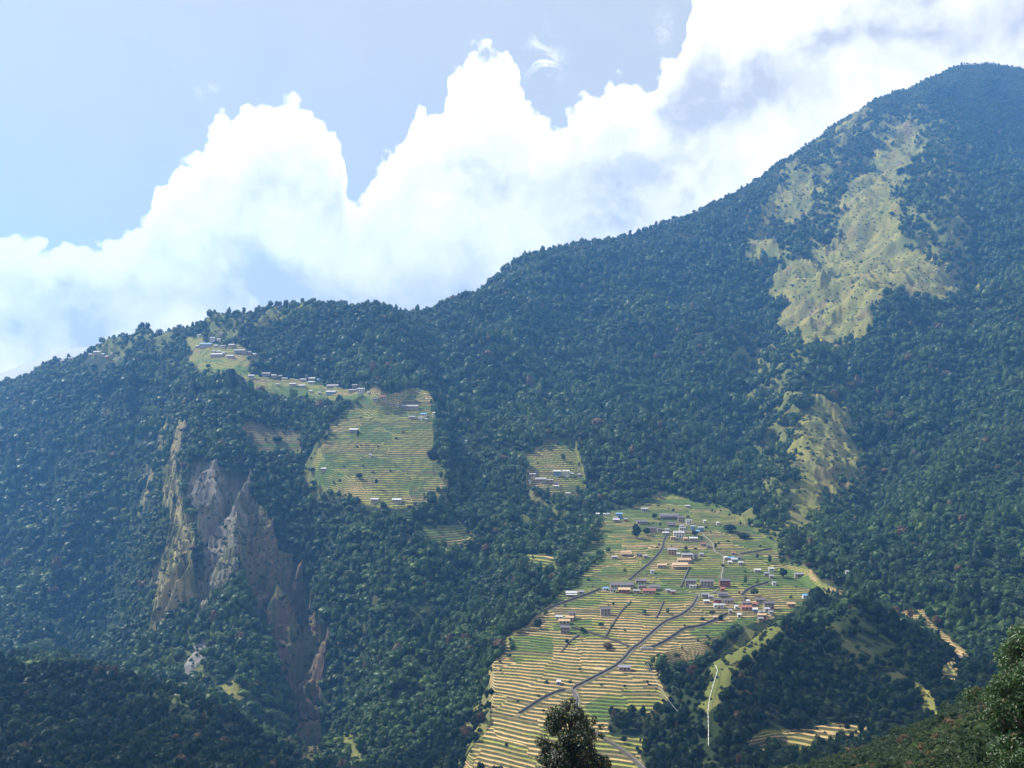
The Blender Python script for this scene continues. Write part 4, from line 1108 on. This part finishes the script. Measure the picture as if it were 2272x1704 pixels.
def visible(xs, ys, zs, h, margin=0.004):
    fa = np.clip(np.rint(np.interp(xs / ys, a_ax, np.arange(na))).astype(int), 0, na - 1)
    fl_ = np.clip(np.interp(np.log(ys), l_ax, np.arange(nl_)).astype(int) - 3, 0, nl_ - 1)
    top_ = (zs + h) / ys
    lim = runmax[fa, fl_]
    for dd in (-4, 4): lim = np.minimum(lim, runmax[np.clip(fa + dd, 0, na - 1), fl_])
    _, pv_ = project(xs, ys, zs + h)
    return (top_ > lim - margin) & (pv_ < 1760)


def clear_of(P_, rad, front=16.0):
    ok = np.ones(len(P_), bool)
    for cx, cy, r_, cz in clear:
        m_ = (np.abs(P_[:, 0] - cx) < r_ + rad) & (P_[:, 1] > cy - r_ - front) & (P_[:, 1] < cy + 5 + rad)
        ok &= ~m_
    return ok
pipe_px = [(1588, 1488), (1592, 1500), (1583, 1530), (1575, 1558), (1571, 1590), (1572, 1630), (1572, 1668)]

trees, shrubs = [], []      # rows: x, y, z, radius, height factor
for d0, d1, sp, r0, r1 in ((330, 700, 3.9, 1.7, 3.3), (700, 1200, 5.7, 2.9, 5.2), (1200, 2760, 7.9, 4.2, 7.4)):
    P_ = scatter(d0, d1, sp)
    zn = lookup(zone, P_[:, 0], P_[:, 1]); dn = lookup(dens, P_[:, 0], P_[:, 1]); pdd = lookup(pdist, P_[:, 0], P_[:, 1])
    fieldz = (zn >= 1) & (zn <= 11)
    clump = fbm(P_[:, 0] / 60, P_[:, 1] / 60, 3, 131)
    openz = fbm(P_[:, 0] / 110, P_[:, 1] / 110, 3, 141)
    edge_f = fieldz & np.any([lookup(zone, P_[:, 0] + ox, P_[:, 1] + oy) == 0 for ox, oy in ((9, 0), (-9, 0), (0, 9), (0, -9))], axis=0)
    pr = np.where(fieldz, np.where(edge_f, .28, np.where((zn == 1) & (P_[:, 1] > 740), .03, .006)), dn) * np.where(zn == 0, np.where(openz > .55, .4, .97), 1.0)
    k = (rng.uniform(size=len(P_)) < pr) & (pdd > 4)
    P_, zn, clump, dn = P_[k], zn[k], clump[k], dn[k]
    zz = surf(P_[:, 0], P_[:, 1])
    rad = (r0 * .8 + (r1 * 1.12 - r0 * .8) * rng.uniform(size=len(P_)) ** 1.5) * (1 + .35 * clump) * np.where(rng.uniform(size=len(P_)) < .06, 1.3, 1.0)
    rad = rad * (1 - .38 * sstep(P_[:, 1], 1950, 2450)) * np.where(P_[:, 1] > .955 * np.interp(P_[:, 0] / P_[:, 1], [px_ray(q[0], q[1])[0] for q in SKYL], [q[2] for q in SKYL]), .62, 1.0)
    kk = visible(P_[:, 0], P_[:, 1], zz, rad * 2.2) & clear_of(P_, 3.0)
    rows = np.c_[P_, zz, rad, rng.uniform(.8, 1.25, len(P_)), zn, dn][kk]
    rows[(rows[:, 5] >= 1) & (rows[:, 5] < 12), 3] *= .6
    small = (((rows[:, 5] >= 20) & (rows[:, 6] < .35)) | (rows[:, 5] >= 30) | (rng.uniform(size=len(rows)) < .12))
    shrubs.append(np.c_[rows[small][:, :3], rows[small][:, 3] * .52, rows[small][:, 4:6]])
    trees.append(rows[~small][:, :6])
# second pass: undergrowth between the trees and along the field edges
P_ = scatter(380, 1300, 4.6); zn = lookup(zone, P_[:, 0], P_[:, 1]); pdd = lookup(pdist, P_[:, 0], P_[:, 1]); dn = lookup(dens, P_[:, 0], P_[:, 1])
edge_ = (zn == 0)
pr = np.where(edge_, .35, np.where((zn >= 20), np.where(zn >= 30, .55, np.minimum(dn * .9, .3)), .022))
k = (rng.uniform(size=len(P_)) < pr) & (pdd > 2.5); P_, zn = P_[k], zn[k]; zz = surf(P_[:, 0], P_[:, 1])
rad = rng.uniform(.9, 2.1, len(P_)); kk = visible(P_[:, 0], P_[:, 1], zz, rad * 1.4) & clear_of(P_, 1.0, 5)
shrubs.append(np.c_[P_, zz, rad, rng.uniform(.8, 1.2, len(P_)), zn][kk])
P_ = scatter(1150, 2450, 6.5); zn = lookup(zone, P_[:, 0], P_[:, 1])
P_ = P_[(zn == 20) & (rng.uniform(size=len(P_)) < .30 + .35 * (fbm(P_[:, 0] / 40, P_[:, 1] / 40, 3, 161) > .1))]; zz = surf(P_[:, 0], P_[:, 1])
rad = rng.uniform(.7, 2.3, len(P_)); kk = visible(P_[:, 0], P_[:, 1], zz, rad * 1.4)
shrubs.append(np.c_[P_, zz, rad, rng.uniform(.7, 1.1, len(P_)), np.full(len(P_), 20.)][kk])
P_ = scatter(28, 330, 1.9, .6); zz = surf(P_[:, 0], P_[:, 1]); rad = rng.uniform(.45, 1.35, len(P_)) * np.where(rng.uniform(size=len(P_)) < .05, 1.8, 1)
kk = visible(P_[:, 0], P_[:, 1], zz, rad * 1.4) & (rng.uniform(size=len(P_)) < .9)
shrubs.append(np.c_[P_, zz, rad, rng.uniform(.7, 1.2, len(P_)), np.zeros(len(P_))][kk])
P_ = scatter(640, 1750, 6.0); zn = lookup(zone, P_[:, 0], P_[:, 1]); pdd = lookup(pdist, P_[:, 0], P_[:, 1]); dn = lookup(dens, P_[:, 0], P_[:, 1])
st_ = np.abs(surf(P_[:, 0], P_[:, 1] + 4) - surf(P_[:, 0], P_[:, 1] - 4)) / 8 + np.abs(surf(P_[:, 0] + 4, P_[:, 1]) - surf(P_[:, 0] - 4, P_[:, 1])) / 8
k = (rng.uniform(size=len(P_)) < np.where(zn == 0, sstep(st_, .45, 1.0) * .95, 0)) & (pdd > 5); P_ = P_[k]; zz = surf(P_[:, 0], P_[:, 1])
rad = rng.uniform(2.2, 4.6, len(P_)); kk = visible(P_[:, 0], P_[:, 1], zz, rad * 2) & clear_of(P_, 3.0)
trees.append(np.c_[P_, zz, rad, rng.uniform(.8, 1.2, len(P_)), np.zeros(len(P_))][kk])
# hedge of bushes up the left side of the fan and round the edges
for line, w_, rr_ in (([(1256, 1310), (1280, 1285), (1300, 1262), (1325, 1240), (1345, 1225)], 3.0, 3.0), ([(1330, 1390), (1352, 1395)], 1, 1.8), ([(1290, 1405), (1296, 1404)], 1, 2.0)):
    g = ground_line(line, 500, 3.0)
    g = g + rng.normal(size=g.shape) * w_
    trees.append(np.c_[g, surf(g[:, 0], g[:, 1]), rng.uniform(.75, 1.15, len(g)) * rr_, np.full(len(g), .8), np.zeros(len(g))])
trees = np.concatenate(trees); shrubs = np.concatenate(shrubs)

# free-standing trees the photo shows one by one: pixel of the foot, crown radius and height in photo pixels, label
SOLO = [(961, 1052, 14, 54, 'tall bare stemmed tree with round crown at the right edge of the upper terraces', 'p'), (835, 1085, 4, 24, 'thin pollarded tree low on the upper terraces', 'p'), (794, 985, 4, 26, 'thin dark columnar tree in the middle of the upper terraces', 'p'),
        (728, 968, 3, 24, 'narrow dark tree at the upper left edge of the upper terraces', 'p'), (797, 1062, 9, 13, 'round bush low on the upper terraces', 'b'), (1738, 1282, 11, 26, 'conical green tree beside the stone walls at the right farms', 'b'),
        (1412, 1196, 15, 30, 'large dark tree left of the crowded upper village', 'b'), (1435, 1188, 9, 16, 'smaller dark tree touching the largest tree left of the upper village', 'b'), (1452, 1152, 7, 13, 'round tree at the left end of the long slate house', 'b'),
        (1542, 1190, 9, 14, 'dark tree under the white and blue houses of the upper village', 'b'), (1588, 1218, 4, 12, 'small dark tree beside the path right of the red roof', 'b'), (1382, 1625, 25, 44, 'big dark round tree on the lower terraces right of the foreground tree', 'b'), (1418, 1622, 14, 26, 'smaller tree at the right side of the big dark round tree', 'b'),
        (1348, 1440, 14, 16, 'low spreading bush on the lower fields left of the main path', 'b'), (1812, 1262, 17, 13, 'wide flat dark tree overhanging the right hand terraces', 'b'), (1795, 1262, 12, 12, 'smaller dark tree left of the wide flat tree', 'b'), (1258, 1430, 5, 10, 'lone small tree by the green plot of the lower left fields', 'b'), (1361, 1345, 3, 12, 'slim tree behind the two storey slate house in the fields', 'b'),
        (1522, 1222, 6, 8, 'little round tree right of the ochre house', 'b'), (1604, 1258, 5, 6, 'bushy tree left of the farm cluster', 'b'), (1690, 1366, 5, 10, 'dark tree in front of the tight cluster above the knoll', 'b'), (1580, 1365, 7, 12, 'bushy tree beside the branch path end', 'b'), (1600, 1378, 8, 13, 'green tree on the right end of the branch path', 'b'),
        (1592, 1448, 17, 30, 'large dark bluish tree on the right edge of the straw terraces', 'b'), (1508, 1505, 16, 32, 'tall tree at the lower right corner of the straw terraces', 'b'), (1480, 1590, 18, 36, 'tall tree on the right of the lower terraces', 'b'), (1655, 1335, 5, 9, 'small dark tree behind the tight cluster', 'b'),
        (1620, 1180, 18, 16, 'wide clump tree in the right upper fields', 'b'), (1650, 1196, 16, 14, 'spreading tree below the wide clump in the right upper fields', 'b'), (1375, 1120, 11, 16, 'round tree behind the blue roofed house', 'b'), (1640, 1318, 3, 6, 'tiny tree by the short upper right path', 'b'),
        (1800, 1330, 10, 12, 'dark tree beside the blue roofed house on the knoll', 'b'), (910, 1190, 12, 20, 'round tree left of the little glade', 'b'), (615, 985, 13, 20, 'round tree among the brown terraces', 'b'), (604, 970, 5, 26, 'slender tree over the brown terraces', 'p')]
for d_ in np.linspace(0, 1, 34):     # trees along the skyline on the left ridge
    pass
solo_xy = []
for (su, sv, cr, ch, lb, kd) in SOLO:
    dm = 400 if sv > 1100 else 850
    sx_, sy_, sz_ = hit(su, sv, dm)
    R = cr * sy_ / F; Hm = ch * sy_ / F
    root = link('broadleaf_tree' if kd == 'b' else 'tall_stemmed_tree', None); root.location = (sx_, sy_, float(surf(sx_, sy_)[0])); root.empty_display_size = .5
    tag(root, lb, 'bush' if ' bush ' in lb else 'tree')
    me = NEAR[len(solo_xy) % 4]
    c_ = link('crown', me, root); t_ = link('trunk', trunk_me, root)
    if kd == 'b':
        k_ = Hm / 2.15
        c_.scale = (R, R, k_); t_.scale = (R * .9, R * .9, k_)
    else:
        frac = 0.62; k_ = Hm * frac / 2.0
        c_.scale = (R, R, k_); c_.location = (0, 0, Hm * (1 - frac)); t_.scale = (min(R, 3.5), min(R, 3.5), Hm * .75)
    c_.rotation_euler = (0, 0, random.uniform(0, 6.28))
    solo_xy.append((sx_, sy_, R))
for sx_, sy_, R in solo_xy:
    for nm_ in ('t', 's'):
        arr = trees if nm_ == 't' else shrubs
        m_ = ~((np.abs(arr[:, 0] - sx_) < R * 1.1) & (arr[:, 1] > sy_ - R * 2.2) & (arr[:, 1] < sy_ + R))
        if nm_ == 't': trees = trees[m_]
        else: shrubs = shrubs[m_]
# keep the pipe's line open
pl = [hit(u_, v_, 400, 640) for u_, v_ in pipe_px]
for i in range(len(pl) - 1):
    for s_ in np.linspace(0, 1, 12):
        qx, qy = pl[i][0] * (1 - s_) + pl[i + 1][0] * s_, pl[i][1] * (1 - s_) + pl[i + 1][1] * s_
        trees = trees[~((np.abs(trees[:, 0] - qx * trees[:, 1] / qy) < 3.2) & (np.abs(trees[:, 1] - qy) < 13))]

ZW = lambda r: ('in the shaded forest on the near ridge at lower left' if (r[0] < 60 and r[1] < 760) else 'on the wooded knoll above the bowl terraces' if r[0] > 70 and r[1] < 700 else 'on the forest edge beside the terraces')
vis_px = trees[:, 3] / trees[:, 1]
order = np.argsort(-vis_px); big, rest = trees[order[:300 - len(SOLO)]], trees[order[300 - len(SOLO):]]
for i, r in enumerate(big):
    root = link('forest_tree', None); root.location = r[:3]; root.empty_display_size = .5
    root.rotation_euler = (0, 0, float(rng.uniform(0, 6.28)))
    root.scale = (r[3], r[3], r[3] * r[4])
    lbz = ZW(r)
    tag(root, 'dark leafy broadleaf tree ' + lbz, 'tree', 'trees ' + lbz)
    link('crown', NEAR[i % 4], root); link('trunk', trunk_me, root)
svis = shrubs[:, 3] / shrubs[:, 1]; order = np.argsort(-svis); sbig, srest = shrubs[order[:300]], shrubs[order[300:]]
for i, r in enumerate(sbig):
    o = link('shrub', SHR[i % 3]); o.location = r[:3]; o.rotation_euler = (0, 0, float(rng.uniform(0, 6.28))); o.scale = (r[3], r[3], r[3] * r[4])
    tag(o, 'leafy shrub on the near slope at lower right', 'shrub', 'shrubs on the near slope')


def instancer(name, rows, protos, label):
    col_ = bpy.data.collections.new(name + '_kinds')
    for i, me in enumerate(protos):
        col_.objects.link(bpy.data.objects.new('%s_kind_%d' % (name, i), me))
    me = bpy.data.meshes.new(name)
    me.vertices.add(len(rows)); me.vertices.foreach_set('co', rows[:, :3].astype(np.float32).ravel())
    at = me.attributes.new('size', 'FLOAT_VECTOR', 'POINT'); at.data.foreach_set('vector', np.c_[rows[:, 3], rows[:, 3], rows[:, 3] * rows[:, 4]].astype(np.float32).ravel())
    at = me.attributes.new('turn', 'FLOAT_VECTOR', 'POINT'); at.data.foreach_set('vector', np.c_[rng.normal(size=(len(rows), 2)) * .06, rng.uniform(0, 6.28, len(rows))].astype(np.float32).ravel())
    at = me.attributes.new('pick', 'INT', 'POINT'); at.data.foreach_set('value', rng.integers(0, len(protos), len(rows)).astype(np.int32))
    ng = bpy.data.node_groups.new(name, 'GeometryNodeTree')
    ng.interface.new_socket('Geometry', in_out='INPUT', socket_type='NodeSocketGeometry'); ng.interface.new_socket('Geometry', in_out='OUTPUT', socket_type='NodeSocketGeometry')
    gi, go = ng.nodes.new('NodeGroupInput'), ng.nodes.new('NodeGroupOutput')
    ci = ng.nodes.new('GeometryNodeCollectionInfo'); ci.inputs['Collection'].default_value = col_; ci.inputs['Separate Children'].default_value = True; ci.inputs['Reset Children'].default_value = True
    m2p = ng.nodes.new('GeometryNodeMeshToPoints')
    ip = ng.nodes.new('GeometryNodeInstanceOnPoints'); ip.inputs['Pick Instance'].default_value = True
    def na_(nm, ty):
        q = ng.nodes.new('GeometryNodeInputNamedAttribute'); q.data_type = ty; q.inputs['Name'].default_value = nm; return q.outputs['Attribute']
    ng.links.new(gi.outputs[0], m2p.inputs['Mesh']); ng.links.new(m2p.outputs[0], ip.inputs['Points'])
    ng.links.new(ci.outputs[0], ip.inputs['Instance']); ng.links.new(na_('pick', 'INT'), ip.inputs['Instance Index'])
    er = ng.nodes.new('FunctionNodeEulerToRotation'); ng.links.new(na_('turn', 'FLOAT_VECTOR'), er.inputs[0]); ng.links.new(er.outputs[0], ip.inputs['Rotation'])
    ng.links.new(na_('size', 'FLOAT_VECTOR'), ip.inputs['Scale']); ng.links.new(ip.outputs[0], go.inputs[0])
    o = link(name, me); md = o.modifiers.new('grow', 'NODES'); md.node_group = ng
    return tag(o, label, None, None, 'stuff')
isn = rest[:, 1] < 640
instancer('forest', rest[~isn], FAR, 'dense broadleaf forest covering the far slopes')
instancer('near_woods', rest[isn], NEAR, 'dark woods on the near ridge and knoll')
sn_ = srest[:, 1] < 420
instancer('undergrowth', srest[sn_], SHR, 'tangled green and reddish undergrowth on the near slope')
instancer('scrub', srest[~sn_], SHF, 'low scrub dotting slopes, cliffs and field edges')
print('trees', len(trees), 'shrubs', len(shrubs), 'near', isn.sum(), sn_.sum())

# ------------------------------------------------------------------ tree in the foreground and the leafy tree at the right edge
def leafy(name, base, limbs, clumps, n_leaf, leaf, seed, label, mat):
    r = np.random.default_rng(seed)
    root = link(name, None); root.location = base; tag(root, label, 'tree')
    V, Fs = [], []
    for pts, rad in limbs:
        v1, f1 = tube('l', pts, rad, M_bark, 7)
        k = len(V); V += v1; Fs += [tuple(k + j for j in q) for q in f1]
    link('trunk', mesh_from('trunk', V, Fs, M_bark, True), root)
    c = np.array([q[:3] for q in clumps]); cr = np.array([q[3] for q in clumps])
    w_ = cr ** 2; k = r.choice(len(c), n_leaf, p=w_ / w_.sum())
    d = r.normal(size=(n_leaf, 3)); d /= np.linalg.norm(d, axis=1)[:, None]
    p = c[k] + d * (cr[k] * r.uniform(.25, 1.0, n_leaf) ** .5)[:, None] * np.array([1, 1, .85])
    nn = d * .6 + r.normal(size=(n_leaf, 3)) * .6 + np.array([0, 0, .35]); nn /= np.linalg.norm(nn, axis=1)[:, None]
    t = np.cross(nn, r.normal(size=(n_leaf, 3))); t /= np.linalg.norm(t, axis=1)[:, None]; b = np.cross(nn, t)
    s = (leaf * r.uniform(.65, 1.25, n_leaf))[:, None]
    # a folded blade: base, two sides, tip
    q = np.stack([p - t * s, p + b * s * .38 + nn * s * .14 - t * s * .1, p + t * s, p - b * s * .38 + nn * s * .14 - t * s * .1], 1).reshape(-1, 3)
    i4 = np.arange(n_leaf)[:, None] * 4
    tri = np.concatenate([i4 + np.array([[0, 1, 2]]), i4 + np.array([[0, 2, 3]])])
    me = mesh_np('crown', q, tri, mat, False)
    link('crown', me, root)
    return root


def at_px(u, v, d):
    a, t = px_ray(u, v); return Vector((a * d, d, t * d))
D0 = 55.0
b0 = at_px(1268, 1975, D0); b0.z = float(surf(b0.x, b0.y)[0])
top0 = at_px(1272, 1552, D0)
r1 = np.random.default_rng(5)
clumps, limbs = [], []
Ht = top0.z - b0.z
limbs.append(([(0, 0, -.3), (.05, 0, Ht * .3), (-.05, .1, Ht * .6), (.05, 0, Ht * .95)], [.22, .17, .11, .03]))
PROF = [(1560, 1275, 12), (1575, 1262, 24), (1590, 1285, 26), (1605, 1248, 34), (1620, 1290, 36), (1640, 1240, 44), (1640, 1300, 38), (1660, 1270, 50), (1665, 1222, 30), (1680, 1310, 30), (1690, 1245, 50), (1705, 1290, 44), (1715, 1215, 36), (1740, 1260, 56), (1745, 1320, 34), (1770, 1225, 44), (1790, 1290, 48), (1820, 1255, 50), (1568, 1252, 12), (1595, 1225, 14), (1625, 1325, 14), (1600, 1312, 12), (1690, 1202, 18), (1730, 1190, 22), (1650, 1205, 12)]
for v_, u_, rp in PROF:
    for q in range(4 if rp > 20 else 2):
        pp = at_px(u_ + r1.normal() * rp * .5, v_ + r1.normal() * rp * .4, D0) - b0
        pp.y += r1.normal() * rp * .024 * .8
        clumps.append((pp.x, pp.y, pp.z, rp * D0 / F * .58))
        st_ = Vector((0, 0, max(1.0, pp.z - 1.4 - abs(pp.x) * .5)))
        limbs.append(([st_, (st_ + pp) / 2 + Vector((0, 0, .1)), pp], [.06, .035, .012]))
leafy('foreground_tree', b0, limbs, clumps, 22000, .10, 3, 'dark leafy tree top rising alone into the lower middle of the view', M_leaf_near)
D1 = 34.0
b1 = at_px(2350, 1850, D1); b1.z = float(surf(b1.x, b1.y)[0])
clumps, limbs = [], [([(0, 0, -.3), (.1, 0, 1.2), (-.1, .1, 2.6), (.1, 0, 4.4)], [.2, .15, .1, .03])]
for (u_, v_, rp) in [(2275, 1430, 34), (2262, 1465, 30), (2300, 1440, 50), (2250, 1500, 36), (2290, 1510, 56), (2225, 1540, 34), (2210, 1570, 32), (2245, 1570, 44), (2290, 1590, 60), (2215, 1610, 30), (2240, 1640, 44), (2290, 1670, 60), (2225, 1680, 34), (2260, 1710, 50), (2340, 1500, 80), (2350, 1600, 90), (2340, 1700, 80), (2380, 1450, 60), (2195, 1585, 16), (2300, 1760, 70), (2420, 1560, 80)]:
    for q in range(3):
        pp = at_px(u_ + r1.normal() * rp * .35, v_ + r1.normal() * rp * .35, D1) - b1
        pp.y += r1.normal() * rp * .015 * .9
        clumps.append((pp.x, pp.y, pp.z, rp * D1 / F * .62))
        st_ = Vector((0, 0, max(.6, pp.z * .5)))
        limbs.append(([st_, (st_ + pp) / 2 + Vector((0, 0, .08)), pp], [.06, .03, .01]))
leafy('foreground_tree', b1, limbs, clumps, 34000, .075, 8, 'glossy green leafy tree cut off by the right edge', M_leaf_right)

# ------------------------------------------------------------------ white pipe on the knoll flank, pylon and wires, ridge poles
pp = [(p_[0], p_[1], p_[2] + 2.6) for p_ in pl]
fine = []
for i in range(len(pp) - 1):
    for s_ in np.linspace(0, 1, 8, endpoint=False):
        fine.append(tuple(pp[i][k] * (1 - s_) + pp[i + 1][k] * s_ for k in range(3)))
fine.append(pp[-1])
root = link('water_pipe', None); root.location = fine[-1]; tag(root, 'thin white water pipe running down the left flank of the knoll', 'pipe')
bx, by, bz = fine[-1]
for i in range(0, len(fine) - 1, 2):
    seg = [tuple(np.array(q) - np.array(fine[-1])) for q in fine[i:i + 3]]
    if len(seg) < 2: continue
    e_ = [Vector(seg[0]), Vector(seg[-1])]; dd_ = (e_[1] - e_[0]) * .05
    v1, f1 = tube('p', [e_[0] + dd_, e_[1] - dd_], .17, M_pipe, 8)
    link('pipe_length', mesh_from('pipe_length', v1, f1, M_pipe, True), root)
    gz = float(surf(fine[i][0], fine[i][1])[0])
    v1, f1 = tube('p', [(fine[i][0] - bx, fine[i][1] - by, gz - bz - .5), (fine[i][0] - bx, fine[i][1] - by, fine[i][2] - bz - .17)], .06, M_drystone, 5)
    link('support', mesh_from('support', v1, f1, M_drystone), root)
wx, wy, wz = hit(1434, 1496)
root = link('utility_pole', None); root.location = (wx, wy, wz); tag(root, 'slim pale twin legged pole standing in the lower terraces', 'pole')
for s_ in (-1.2, 1.2):
    v1, f1 = tube('p', [(s_, 0, -.5), (s_, 0, 6.0)], .11, M_wire, 6); link('leg', mesh_from('leg', v1, f1, M_wire), root)
link('crossarm', boxes_mesh('crossarm', [(-1.9, -.08, 5.2, 1.9, .08, 5.4)], M_wire), root)
def wire(a, b, sag, r_, label):
    a, b = Vector(a), Vector(b); pts_ = []
    for i in range(17):
        s_ = i / 16; p_ = a.lerp(b, s_); p_.z -= sag * 4 * s_ * (1 - s_); pts_.append(p_ - a)
    v1, f1 = tube('w', pts_, r_, M_wire, 5)
    o = link('cable', mesh_from('cable', v1, f1, M_wire, True)); o.location = a; tag(o, label, 'cable')
e1 = hit(1500, 1620, 400, 640)
wire((wx + 1.2, wy, wz + 5.3), (e1[0], e1[1] - 6, e1[2] + 11), 2.0, .06, 'faint grey cable slanting from the twin legged pole down into the trees')
for i, (u_, v_, h_) in enumerate([(295, 748, 11), (318, 746, 7), (341, 744, 7), (640, 683, 8)]):
    a_, t_ = px_ray(u_, v_); px_, py_, pz_ = hit(u_, v_ + 2, 1200)
    root = link('ridge_pole', None); root.location = (px_, py_, pz_); tag(root, 'thin pole standing on the ridge skyline, %s' % ['leftmost and tallest of four', 'second of four from the left', 'third of four from the left', 'alone further right'][i], 'pole')
    v1, f1 = tube('p', [(0, 0, -1), (0, 0, h_)], .22, M_wire, 6); link('mast', mesh_from('mast', v1, f1, M_wire), root)
    link('crossarm', boxes_mesh('crossarm', [(-1.2, -.12, h_ - 1.4, 1.2, .12, h_ - 1.1)], M_wire), root)
